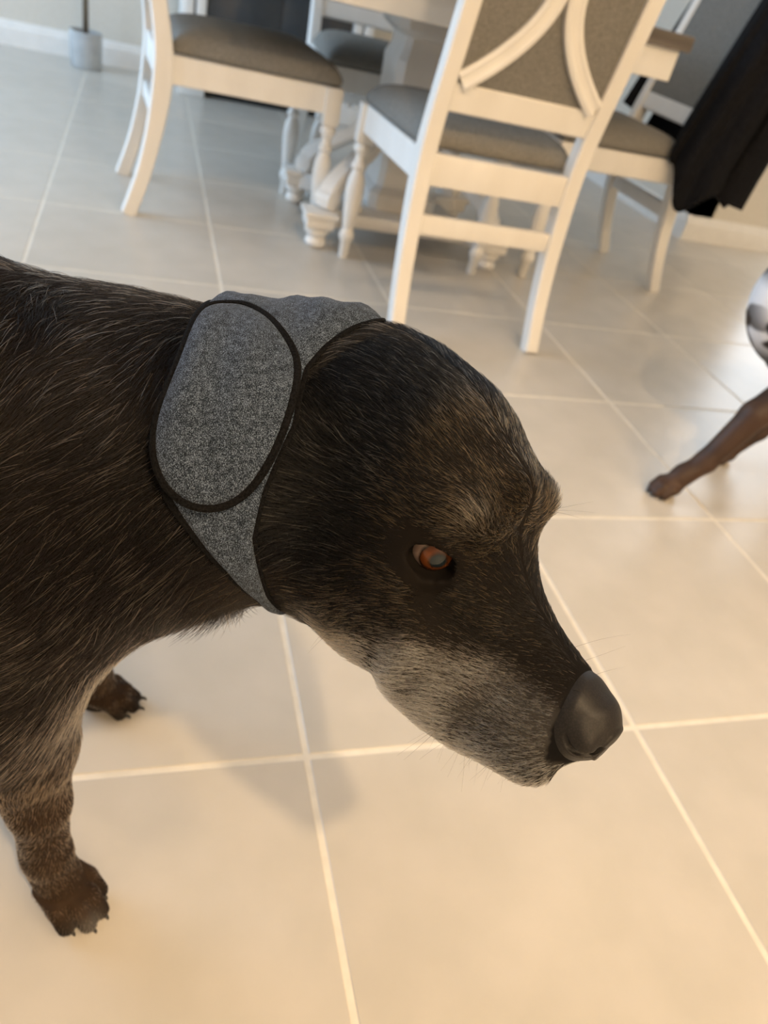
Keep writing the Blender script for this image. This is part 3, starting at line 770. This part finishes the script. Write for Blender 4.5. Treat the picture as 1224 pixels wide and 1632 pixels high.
dog = thing('dog', 'black and brown dog with a greying muzzle wearing an ear wrap', 'dog', (-.2, .44, 0))
def dobj(name, me, m=None, parent=None):
    o = obj(name, me, m); p_ = parent or dog
    o.parent = p_; o.matrix_parent_inverse = Matrix.Translation((.2, -.44, 0)); return o
def set_col(me, col):
    a = me.attributes.new('Col', 'FLOAT_COLOR', 'POINT'); a.data.foreach_set('color', np.c_[col, np.ones(len(col))].astype(np.float32).ravel())
cp, cl, cd, chd, clg = dog_colour(DP)
body_me = mesh_pf('body', DP, DF, M['skin'])
bc = cd * .9 + cl * (.03 + .07 * clg[:, None]) * cp[:, None]


# ---------------------------------------------------------------- fur
def eye_mask(L):
    """1 inside the lids, growing outwards"""
    ring, ax, e1, e2 = eye_ring(1)
    Q = np.stack([L[:, 0], L[:, 1], np.abs(L[:, 2])], 1) - EYE_C
    x, y, z = Q @ e1, Q @ e2, Q @ ax
    return np.where((z > .3) & (np.linalg.norm(Q, axis=1) < 2.9), np.sqrt((x / 1.50) ** 2 + ((y + .14 * x) / 1.05) ** 2), 9.)
def nose_back(u, r): return 8.75 + .07 * r * r + .14 * np.clip(-u - 2.2, 0, 9) + .25 * np.clip(-u - 4.5, 0, 9)
def in_nose(L, m=0.0): return np.minimum(L[:, 0] - nose_back(L[:, 1], L[:, 2]), (L[:, 1] + 6.5) * 1.2) > m

bc[in_nose(to_head(DP), .3)] = (.004, .0035, .0035)
set_col(body_me, bc); body = dobj('body', body_me)

def make_fur():
    a, b, c_, d = (DP[DF[:, k]] for k in range(4))
    ar = .5 * (np.linalg.norm(np.cross(b - a, c_ - a), axis=1) + np.linalg.norm(np.cross(c_ - a, d - a), axis=1))
    cen = (a + b + c_ + d) / 4; Lc = to_head(cen)
    hd = chd[DF[:, 0]]
    dens = 480000 + 900000 * hd
    dens = np.where(cen[:, 0] < -.16, 90000, dens); dens = np.where(cen[:, 0] < -.35, 45000, dens)
    muz = sstep(1, 6, Lc[:, 0]) * hd; dens = dens * (1 + .7 * muz)
    n = ar * dens; n = np.floor(n + rng.random(len(n))).astype(int)
    fi = np.repeat(np.arange(len(DF)), n); N = len(fi)
    u, v = rng.random(N)[:, None], rng.random(N)[:, None]
    q = DF[fi]
    def ipl(A): return (A[q[:, 0]] * (1 - u) + A[q[:, 1]] * u) * (1 - v) + (A[q[:, 3]] * (1 - u) + A[q[:, 2]] * u) * v
    P, Nn = ipl(DP), ipl(DN); Nn /= np.linalg.norm(Nn, axis=1, keepdims=True)
    L = to_head(P); s_, ph, rho = neck_coords(P)
    p, cl, cd, head, lg = dog_colour(P)
    em = eye_mask(L)
    wrap = (s_ > np.interp(ph, REAR[:, 0], REAR[:, 1]) + .3) & (s_ < np.interp(ph, FRONT[:, 0], FRONT[:, 1]) - .5) & (rho < 11.5)
    keep = ~wrap & (em > 1.0) & ~in_nose(L, .42) & (P[:, 2] > .006)
    P, Nn, L, s_, ph, p, cl, cd, head, lg, em = (A[keep] for A in (P, Nn, L, s_, ph, p, cl, cd, head, lg, em)); N = len(P)
    f, uu, r = L.T; ar_ = np.abs(r); sg = np.sign(r)
    # direction of lie
    hdir = np.stack([-np.ones(N), np.full(N, -.10), .35 * sg], 1)
    fore = sstep(0, 3, uu) * sstep(1.5, -1, f); hdir[:, 1] += .35 * fore                       # up the forehead
    ck = sstep(-1, -4, uu); hdir[:, 1] -= .55 * ck * sstep(4, -2, f)                             # down the cheeks
    lip = sstep(5, 9, f) * sstep(-5, -8, uu); hdir[:, 1] -= .7 * lip
    bw = np.exp(-(((np.stack([f, uu, ar_], 1) - (1.5, 2.9, 3.7)) / (1.1, 1.1, 1.3)) ** 2).sum(1)); hdir[:, 1] += 1.1 * bw; hdir[:, 2] += .6 * bw * sg
    D = hdir[:, :1] * HF + hdir[:, 1:2] * HU + hdir[:, 2:] * HR
    nk = -NX[None] + np.array([0, 0, -.45]) + np.array([0, -.15, 0])
    bd = np.where(P[:, :1] < -.02, np.array([[-.85, 0, -.5]]), nk)
    bd = bd * (1 - lg[:, None]) + np.array([[-.12, 0, -1.]]) * lg[:, None]
    D = D * head[:, None] + bd * (1 - head[:, None])
    # waves in the coat
    sw = np.where(head > .5, 55, 26)[:, None]
    w = np.stack([vnoise(P * sw / 26, 26, 11 + k) for k in range(3)], 1) - .5
    D = D / np.linalg.norm(D, axis=1, keepdims=True) + w * np.where(head > .5, .55, 1.0)[:, None] + np.where(head > .5, 0, .9)[:, None] * (np.stack([vnoise(P, 11, 31 + k) for k in range(3)], 1) - .5) + rng.normal(0, .13, (N, 3))
    T_ = D - (D * Nn).sum(1, keepdims=True) * Nn; T_ /= np.linalg.norm(T_, axis=1, keepdims=True) + 1e-9
    ln = .0075 + .0035 * sstep(0, -5, f); ln = ln - .0022 * sstep(4, 9, f); ln = np.minimum(ln, .0016 + .0060 * np.clip(em - 1, 0, 1.5)); ln = np.where(head < .5, .0155, ln)
    ln = ln * (1 - lg) + .0065 * lg; ln = ln * sstep(.02, .09, P[:, 2]) + .0040 * (1 - sstep(.02, .09, P[:, 2]))
    ln = np.where((head > .3) & (f < -3.5) & (uu < 3), ln * (1.3 + .9 * sstep(-4, -7, f) * sstep(3, 0, uu)), ln); ln = ln + .003 * bw
    ln = ln * rng.uniform(.65, 1.25, N)
    lift = np.where(head > .5, .30, .34) + rng.normal(0, .08, N) + .12 * (w[:, 0]) + .35 * bw
    lift = lift + .12 * head * sstep(-4, -7, f) - .10 * lg; lift = np.clip(lift, .08, .9)
    light = rng.random(N) < p
    stray = light & (head < .6)
    ln = np.where(stray, ln * 1.15, ln); lift = np.where(stray, lift + .06, lift)
    k = 5; t = np.linspace(0, 1, k)
    pts = np.zeros((N, k, 3))
    for j in range(k):
        e = lift * (1 - .55 * t[j])
        pts[:, j] = P - Nn * .0006 + ln[:, None] * t[j] * (T_ * np.cos(e)[:, None] + Nn * np.sin(e)[:, None])
        pts[:, j, 2] -= .10 * ln * t[j] ** 2
    rr = np.where(head > .5, .00010, .00011) * (1 + .25 * sstep(3, 7, f) * head) * rng.uniform(.8, 1.2, N); rr = np.where(P[:, 0] < -.16, .00028, rr)
    rr = np.where(light, rr * 1.15, rr)
    rad = rr[:, None] * np.array([1, 1, .85, .6, .15])
    var = np.where(light, rng.uniform(.35, 1.5, N), rng.uniform(.6, 1.3, N))[:, None]
    col = np.clip(np.where(light[:, None], cl * var, cd * var), 0, 1)
    cv = bpy.data.hair_curves.new('fur'); cv.add_curves([k] * N)
    cv.points.foreach_set('position', pts.astype(np.float32).ravel()) if hasattr(cv.points, 'foreach_set') else None
    cv.attributes['position'].data.foreach_set('vector', pts.astype(np.float32).ravel())
    ra = cv.attributes.get('radius') or cv.attributes.new('radius', 'FLOAT', 'POINT'); ra.data.foreach_set('value', rad.astype(np.float32).ravel())
    ca = cv.attributes.new('Col', 'FLOAT_COLOR', 'CURVE'); ca.data.foreach_set('color', np.c_[col, np.ones(N)].astype(np.float32).ravel())
    cv.materials.append(M['fur'])
    print('fur strands', N)
    return tag(dobj('fur', cv), kind='stuff')
make_fur()

# ---------------------------------------------------------------- eyes, nose, whiskers, claws
def make_eye(sg):
    bm = bmesh.new(); bmesh.ops.create_uvsphere(bm, u_segments=40, v_segments=28, radius=EYE_R * .01 * HS)
    gz = np.array([.78, -.06, .60 * sg]); gz = gz / np.linalg.norm(gz); gw = Vector(gz[0] * HF + gz[1] * HU + gz[2] * HR)
    rot = gw.to_track_quat('Z', 'Y').to_matrix().to_4x4()
    # cornea bulge
    for v in bm.verts:
        z = v.co.z / (EYE_R * .01 * HS)
        if z > .72: v.co += v.co.normalized() * .0011 * ((z - .72) / .28) ** .8
    o = dobj('eye', bm_mesh('eye', bm, M['eye'], True)); o['label'] = 'amber brown eye'
    o.matrix_parent_inverse = Matrix.Translation((.2, -.44, 0)); o.location = hw(*(EYE_C * (1, 1, sg))); o.rotation_euler = rot.to_euler()
    ring, ax, e1, e2 = eye_ring(sg, .03, 32)
    pts = [tuple(hw(*p)) for p in ring]; ups = [tuple(Vector(p) - o.location) for p in pts]
    dobj('eyelid', sweep('eyelid', pts, circ(.0008, 8), M['lid'], ups=ups, closed=True))
make_eye(1); make_eye(-1)

def make_nose():
    g = .00055; xs = []
    lo, hi = np.array([8.4, -7.4, -3.1]), np.array([13.2, -1.2, 3.1]); st = g * 100 / HS
    ax = [np.arange(l, h, st) for l, h in zip(lo, hi)]
    X = np.stack(np.meshgrid(*ax, indexing='ij'), -1).reshape(-1, 3); sh = [len(a) for a in ax]
    f, u, r = X.T; ar = np.abs(r); rise = np.minimum(f - nose_back(u, r), (u + 6.5) * 1.2)
    d = head_sdf(X) + .07 - .19 * sstep(-.1, 1.0, rise)
    wing = np.sqrt(((f - 10.8) / 1.25) ** 2 + ((u + 4.7) / 1.1) ** 2 + ((ar - 1.35) / .95) ** 2) - 1
    d = smin(d, wing * 1.0, .35)
    tipb = np.sqrt(((f - 11.0) / 1.3) ** 2 + ((u + 4.2) / 1.25) ** 2 + (r / 1.4) ** 2) - 1; d = smin(d, tipb * 1.3, .4)
    cut = np.maximum(nose_back(u, r) - .25 - f, -6.7 - u); d = -smin(-d, -cut, .1)
    def sub(pts, rad, k=.12):
        nonlocal d
        for (a, b, ra, rb) in zip(pts[:-1], pts[1:], rad[:-1], rad[1:]):
            a, b = np.array(a), np.array(b); ab = b - a; Y = np.stack([f, u, ar], 1) - a
            t = np.clip(Y @ ab / (ab @ ab), 0, 1); e = np.linalg.norm(Y - t[:, None] * ab, axis=1) - (ra + (rb - ra) * t)
            d = -smin(-d, e, k)
    sub([(12.9, -4.75, 1.0), (11.7, -4.75, 1.1), (10.9, -4.6, 1.1)], [.42, .36, .2])
    sub([(12.0, -4.95, 1.45), (11.4, -5.05, 2.0), (10.95, -4.9, 2.35), (10.5, -4.5, 2.5), (10.2, -4.0, 2.5)], [.30, .24, .21, .20, .09], .04)
    sub([(13.0, -4.6, 0), (12.3, -5.8, 0), (11.6, -6.8, 0)], [.08, .10, .10], .1)
    P, F = surface_nets(*ax, d.reshape(sh).astype(np.float32)); P = relax(P, F, 2); W = HO + HS * .01 * (P @ HM)
    if np.linalg.det(HM) < 0: F = F[:, ::-1]
    o = dobj('nose', mesh_pf('nose', W, np.ascontiguousarray(F), M['nose'])); o['label'] = 'black nose leather'
make_nose()

def make_whiskers():
    roots = []
    rw = np.random.default_rng(5)
    for sg in (1, -1):
        for f_, u_ in ((8.6, -5.0), (8.0, -5.9), (7.2, -5.2), (7.4, -6.6), (6.4, -6.0), (6.6, -7.4), (5.6, -6.9), (5.2, -8.0), (8.8, -6.6)):
            roots.append(((f_, u_, 3.2 * sg), (-.15 + rw.normal(0, .2), -.75 + rw.normal(0, .2), .75 * sg), rw.uniform(2.2, 4.2), .00011))
        for k in range(3): roots.append(((1.2, 3.3, (3.1 + .5 * k) * sg), (.95, .55 + .2 * k, .25 * sg), 3.0 + .5 * k, .00010))
        for k in range(2): roots.append(((-2.4, -6.3 - k, 6.2 * sg), (-.2, -.8, .6 * sg), 2.2, .00010))
        for k in range(3): roots.append(((7.6 + .9 * k, -2.4, 1.6 * sg), (.5, .75, .55 * sg), 1.7 + .9 * (2 - k), .00007))
    for k in range(26): roots.append(((rw.uniform(4, 10.6), -9.3, rw.uniform(-1.8, 1.8)), (.25 + rw.normal(0, .25), -1, rw.normal(0, .25)), rw.uniform(.7, 2.4), .00008))
    pts = []; k = 8; rad = []
    for (rt, d, ln, r0) in roots:
        rt, d = np.array(rt), np.array(d); d = d / np.linalg.norm(d)
        # start on the surface of the head
        a = np.array([rt[0], -4.5 if rt[0] > 3 else -1.5, 0.0]); lo_, hi_ = 0., 2.5
        for _ in range(26):
            mid = (lo_ + hi_) / 2
            if head_sdf((a + (rt - a) * mid)[None])[0] < 0: lo_ = mid
            else: hi_ = mid
        rt = a + (rt - a) * lo_
        bend = np.array([0, -.18, 0]) + rw.normal(0, .06, 3)
        for t in np.linspace(0, 1, k): pts.append(hw(*(rt + d * ln * t + bend * ln * t * t))); rad.append(r0 * (1 - .8 * t))
    cv = bpy.data.hair_curves.new('whiskers'); cv.add_curves([k] * len(roots))
    cv.attributes['position'].data.foreach_set('vector', np.array(pts, np.float32).ravel())
    ra = cv.attributes.get('radius') or cv.attributes.new('radius', 'FLOAT', 'POINT'); ra.data.foreach_set('value', np.array(rad, np.float32))
    ca = cv.attributes.new('Col', 'FLOAT_COLOR', 'CURVE'); ca.data.foreach_set('color', np.tile(np.array([.02, .016, .014, 1], np.float32), len(roots)))
    cv.materials.append(M['fur'])
    return tag(dobj('whiskers', cv), kind='stuff')
make_whiskers()

def claw_mesh(sc=1.0):
    pts = spline([(-.004, 0, 0), (.003 * sc, 0, -.0005), (.0045 * sc, 0, -.0040 * sc)], 8)
    return sweep('claw', [tuple(p) for p in pts], lambda q: circ(.0026 * sc * (1 - .75 * q), 8), M['claw'], ups=[(0, 1, 0)] * 8)
CLAW = claw_mesh()
for px, py, yaw in ((-.060, .362, -.75), (-.036, .580, -.15), (-.665, .365, 0), (-.665, .545, 0)):
    for b, a in ((-.0215, .019), (-.008, .035), (.008, .035), (.0215, .019)):
        sc = .86; aa, bb = (a + .012 + .007) * sc, b * 1.05 * sc; c_, s_ = math.cos(yaw), math.sin(yaw)
        o = dobj('claw', CLAW); o.location = (px + c_ * aa - s_ * bb, py + s_ * aa + c_ * bb, .0085); o.rotation_euler = (0, .1, yaw)
# ---------------------------------------------------------------- ear wrap: crown band, two ear pads, black binding
def samp(fd, P):
    """trilinear value of the body field"""
    ix = []; fr = []
    for q in range(3):
        A = fd.ax[q]; i = np.clip(np.searchsorted(A, P[:, q]) - 1, 0, len(A) - 2); ix.append(i); fr.append(np.clip((P[:, q] - A[i]) / (A[i + 1] - A[i]), 0, 1))
    o = 0
    for a in (0, 1):
        for b in (0, 1):
            for c_ in (0, 1):
                w = (fr[0] if a else 1 - fr[0]) * (fr[1] if b else 1 - fr[1]) * (fr[2] if c_ else 1 - fr[2]); o = o + w * fd.d[ix[0] + a, ix[1] + b, ix[2] + c_]
    return o
def on_neck(s, ph, h):
    """point at axial position s (cm), angle ph (degrees), height h (m) above the body"""
    s, ph, h = (np.asarray(a, float).ravel() for a in np.broadcast_arrays(s, ph, h)); a = np.radians(ph)
    dr = np.cos(a)[:, None] * NU + np.sin(a)[:, None] * NS; base = NA + (s / 100)[:, None] * NX
    lo_, hi_ = np.full(len(s), .03), np.full(len(s), .17)
    for _ in range(22):
        m_ = (lo_ + hi_) / 2; ins = samp(fd, base + dr * m_[:, None]) < 0; lo_ = np.where(ins, m_, lo_); hi_ = np.where(ins, hi_, m_)
    return base + dr * (lo_ + h)[:, None]
wrap = thing('ear_wrap', 'heathered grey fabric ear wrap with black piping on the dog\'s head', 'ear wrap', (.07, .40, 0))
WI = Matrix.Translation((-.07, -.40, 0))
def wobj(name, me, parent=None):
    o = obj(name, me); o.parent = parent or wrap
    if parent is None: o.matrix_parent_inverse = WI
    return o
def grid_faces(nu, nv, closed):
    F = []
    for i in range(nu if closed else nu - 1):
        for j in range(nv - 1): a, b = i * nv, ((i + 1) % nu) * nv; F.append((a + j, b + j, b + j + 1, a + j + 1))
    return F
# near pad rim (axial cm, degrees), measured round the neck
RIM = np.array([(10.0, -1), (8.8, 2), (8.3, 9), (8.1, 21), (7.7, 32), (7.1, 42), (6.6, 52), (6.8, 62), (7.8, 70), (9.3, 73), (10.9, 70), (12.3, 61), (13.3, 49), (13.8, 38), (14.1, 27), (13.3, 17), (11.7, 3)])
def smooth_closed(A, n):
    m_ = len(A); t = np.linspace(0, m_, n, endpoint=False); i = t.astype(int); u = (t - i)[:, None]; a, b, c_, d = A[(i - 1) % m_], A[i], A[(i + 1) % m_], A[(i + 2) % m_]
    return .5 * (2 * b + (c_ - a) * u + (2 * a - 5 * b + 4 * c_ - d) * u * u + (3 * b - a - 3 * c_ + d) * u ** 3)
def crown_h(s, ph):
    """height of the crown band above the neck"""
    return .0075 + .0080 * np.exp(-((ph + 6) / 26) ** 2) + .007 * np.exp(-((ph + 50) / 15) ** 2) + .0007 * np.sin(s * 3.1 + ph * .05) * np.exp(-((ph + 15) / 25) ** 2) + .0012 * np.sin(s * 1.3 - ph * .16) * np.exp(-((ph + 15) / 30) ** 2)
# crown band
nu, nv = 160, 26; P = []
PH = np.linspace(-180, 180, nu, endpoint=False)
for k, (inner) in enumerate((False, True)):
    S = []; A_ = []; Hh = []
    for ph in PH:
        s0, s1 = np.interp(ph, REAR[:, 0], REAR[:, 1]), np.interp(ph, FRONT[:, 0], FRONT[:, 1])
        t = np.linspace(0, 1, nv); s = s0 + (s1 - s0) * t
        e = np.clip(1 - (2 * t - 1) ** 6, 0, 1)
        h = .0035 + (crown_h(s, ph) - .0035) * e
        S.append(s); A_.append(np.full(nv, ph)); Hh.append(np.full(nv, .0012) if inner else h)
    P.append(on_neck(np.concatenate(S), np.concatenate(A_), np.concatenate(Hh)))
n = nu * nv; F = grid_faces(nu, nv, True); F = [f[::-1] for f in F] + [tuple(q + n for q in f) for f in F]
for i in range(nu):
    a, b = i * nv, ((i + 1) % nu) * nv
    F += [(a, b, b + n, a + n), (a + nv - 1, a + nv - 1 + n, b + nv - 1 + n, b + nv - 1)]
def fix(me):
    bm = bmesh.new(); bm.from_mesh(me); bmesh.ops.recalc_face_normals(bm, faces=bm.faces); bm.to_mesh(me); bm.free(); return me
wobj('crown_band', fix(mesh_pf('crown_band', np.concatenate(P), F, M['heather'])))
# ear pads
def pad(rim, cen, top=.016):
    n = 72; R_ = smooth_closed(rim, n)
    for _ in range(14): R_ = .5 * R_ + .25 * (np.roll(R_, 1, 0) + np.roll(R_, -1, 0))
    cen = np.array(cen, float); nr = 16; S = []; A_ = []; Hh = []
    for k in range(nr + 1):
        q = 1 - k / nr if k < nr else .001
        X = cen + (R_ - cen) * q
        base = crown_h(X[:, 0], X[:, 1]) * .55 + .002
        dome = (1 - q ** 2.6) ** .75
        S.append(X[:, 0]); A_.append(X[:, 1]); Hh.append(base * (1 - dome) + .001 + top * dome + .004 + .0010 * np.sin(X[:, 0] * 2.2 + X[:, 1] * .05) * dome)
    # inner skin
    outer = on_neck(np.concatenate(S), np.concatenate(A_), np.concatenate(Hh)); inner = on_neck(R_[:, 0], R_[:, 1], np.full(n, .003))
    P = np.concatenate([inner, outer]); F = []
    for k in range(nr + 1):
        for i in range(n): j = (i + 1) % n; F.append((k * n + i, k * n + j, (k + 1) * n + j, (k + 1) * n + i))
    F.append(tuple((nr + 1) * n + i for i in range(n))); F.append(tuple(range(n)))
    o = wobj('ear_pad', fix(mesh_pf('ear_pad', P, F, M['heather'])))
    pts = outer[:n]; ups = pts - (NA + ((pts - NA) @ NX)[:, None] * NX)
    wobj('piping', sweep('piping', [tuple(p) for p in pts], circ(.0024, 8, .0020), M['binding'], ups=[tuple(v) for v in ups], closed=True), o)
pad(RIM, (10.3, 28))
RIM2 = RIM.copy(); RIM2[:, 1] = -82 - RIM2[:, 1]; RIM2[:, 0] += 1.6
pad(RIM2, (11.9, -110))
def edge_binding(tab, name, h, lo_=-180, hi_=180, w=.0030):
    ph = np.linspace(lo_, hi_, 150, endpoint=False); pts = on_neck(np.interp(ph, tab[:, 0], tab[:, 1]), ph, np.full(150, h))
    ups = pts - (NA + ((pts - NA) @ NX)[:, None] * NX)
    wobj(name, sweep(name, [tuple(p) for p in pts], circ(w, 8, w * .8), M['binding'], ups=[tuple(v) for v in ups], closed=True))
edge_binding(REAR, 'edge_piping', .0030); edge_binding(FRONT, 'edge_piping', .0030, w=.0018)
# ---------------------------------------------------------------- second dog at the right edge, facing left
def second_dog():
    fd2 = Field(np.arange(.90, 2.02, .005), np.arange(.92, 1.38, .005), np.arange(-.01, .80, .005)); E = fd2.ell; B0 = 1.13
    E((1.32, B0, .395), (.20, .105, .135), k=.03); E((1.46, B0, .41), (.22, .095, .115), k=.06); E((1.66, B0, .42), (.13, .090, .105), k=.06)
    E((1.250, B0, .40), (.085, .080, .115), k=.05)                                    # fore chest
    fd2.chain([(1.275, B0, .46), (1.28, B0 + .01, .55), (1.29, B0 + .02, .63)], [.095, .075, .066], .04)   # neck, held high
    # head turned away from the camera
    hd = np.array([.55, .80, -.15]); hd /= np.linalg.norm(hd); h0 = np.array([1.29, B0 + .03, .66])
    E(h0, (.065, .062, .060), k=.03); fd2.chain([h0, h0 + hd * .06, h0 + hd * .135], [.058, .042, .030], .02)
    sd = np.cross(hd, (0, 0, 1)); sd /= np.linalg.norm(sd)
    for s in (-1, 1):
        a = h0 - hd * .02 + sd * s * .055 + np.array([0, 0, .035]); fd2.chain([a, a + sd * s * .022 + np.array([0, 0, -.05]), a + sd * s * .016 + hd * .01 + np.array([0, 0, -.10])], [.014, .020, .012], .012, flat=(sd, .5))
    # fore legs
    for y, x, px, py in ((1.045, 1.245, 1.030, 1.030), (1.205, 1.33, 1.275, 1.170)):
        E((x, y + (.01 if y < 1.1 else -.01), .37), (.065, .042, .105), k=.03)
        leg(fd2, [(x + .01, y, .33), (x - .010, (y + py) / 2, .265), (px + .125, py, .20), (px + .072, py, .085), (px + .034, py, .045)], [.050, .040, .028, .022, .022], (px + .020, py), yaw=PI + .15, sc=.9)
        fd2.cone((px + .066, py, .075), (px + .078, py, .105), .012, .009, .008)
    for s in (-1, 1):
        y = B0 + s * .07; E((1.69, y, .36), (.085, .050, .115), k=.04)
        leg(fd2, [(1.68, y, .33), (1.63, y, .25), (1.74, y, .155), (1.745, y, .135), (1.725, y, .045)], [.058, .042, .024, .022, .021], (1.705, y), yaw=PI, sc=.9)
    fd2.chain([(1.77, B0, .46), (1.85, B0, .42), (1.93, B0, .36)], [.026, .020, .010], .02)
    P, F = surface_nets(*fd2.ax, fd2.d); P = relax(P, F, 2)
    n1 = vnoise(P, 16, 21); n2 = vnoise(P, 38, 22); n = len(P)
    liver = np.array((.020, .012, .009)); col = np.tile(liver, (n, 1))
    legm = sstep(.30, .18, P[:, 2])[:, None]; col = col * (1 - legm) + np.array((.050, .026, .016)) * legm * (.7 + .6 * n2[:, None])
    w = sstep(.47, .53, n1) * sstep(.45, .41, P[:, 2]) * sstep(.27, .33, P[:, 2]) * sstep(1.40, 1.25, P[:, 0]); w = np.maximum(w, np.exp(-(((P - (1.155, 1.07, .395)) / (.05, .06, .042)) ** 2).sum(1)) * 1.6).clip(0, 1)
    w = w * sstep(.30, .40, n2); col = col * (1 - w[:, None]) + np.array((.72, .72, .74)) * w[:, None]
    d2 = thing('dog', 'dark brown short-haired dog with a white chest patch at the right edge', 'dog', (1.4, B0, 0))
    inv = Matrix.Translation((-1.4, -B0, 0))
    me = mesh_pf('body', P, F, M['coat2']); set_col(me, col); o = obj('body', me); o.parent = d2; o.matrix_parent_inverse = inv
    for px, py in ((1.050, 1.030), (1.295, 1.170), (1.705, B0 - .07), (1.705, B0 + .07)):
        for b, a in ((-.0215, .019), (-.008, .035), (.008, .035), (.0215, .019)):
            yaw = PI + .15; c_, s_ = math.cos(yaw), math.sin(yaw); aa, bb = (a + .019) * .9, b * .95
            k = obj('claw', CLAW); k.parent = d2; k.matrix_parent_inverse = inv; k.location = (px + c_ * aa - s_ * bb, py + s_ * aa + c_ * bb, .008); k.rotation_euler = (0, .1, yaw)
    for s in (-1, 1):
        bm = bmesh.new(); bmesh.ops.create_uvsphere(bm, u_segments=16, v_segments=12, radius=.011); k = obj('eye', bm_mesh('eye', bm, M['lid'], True)); k.parent = d2; k.matrix_parent_inverse = inv
        k.location = h0 + hd * .045 + sd * s * .036 + np.array([0, 0, .022])
    bm = bmesh.new(); bmesh.ops.create_uvsphere(bm, u_segments=16, v_segments=12, radius=.016); k = obj('nose', bm_mesh('nose', bm, M['nose'], True)); k.parent = d2; k.matrix_parent_inverse = inv; k.location = h0 + hd * .158 + np.array([0, 0, .006])
second_dog()
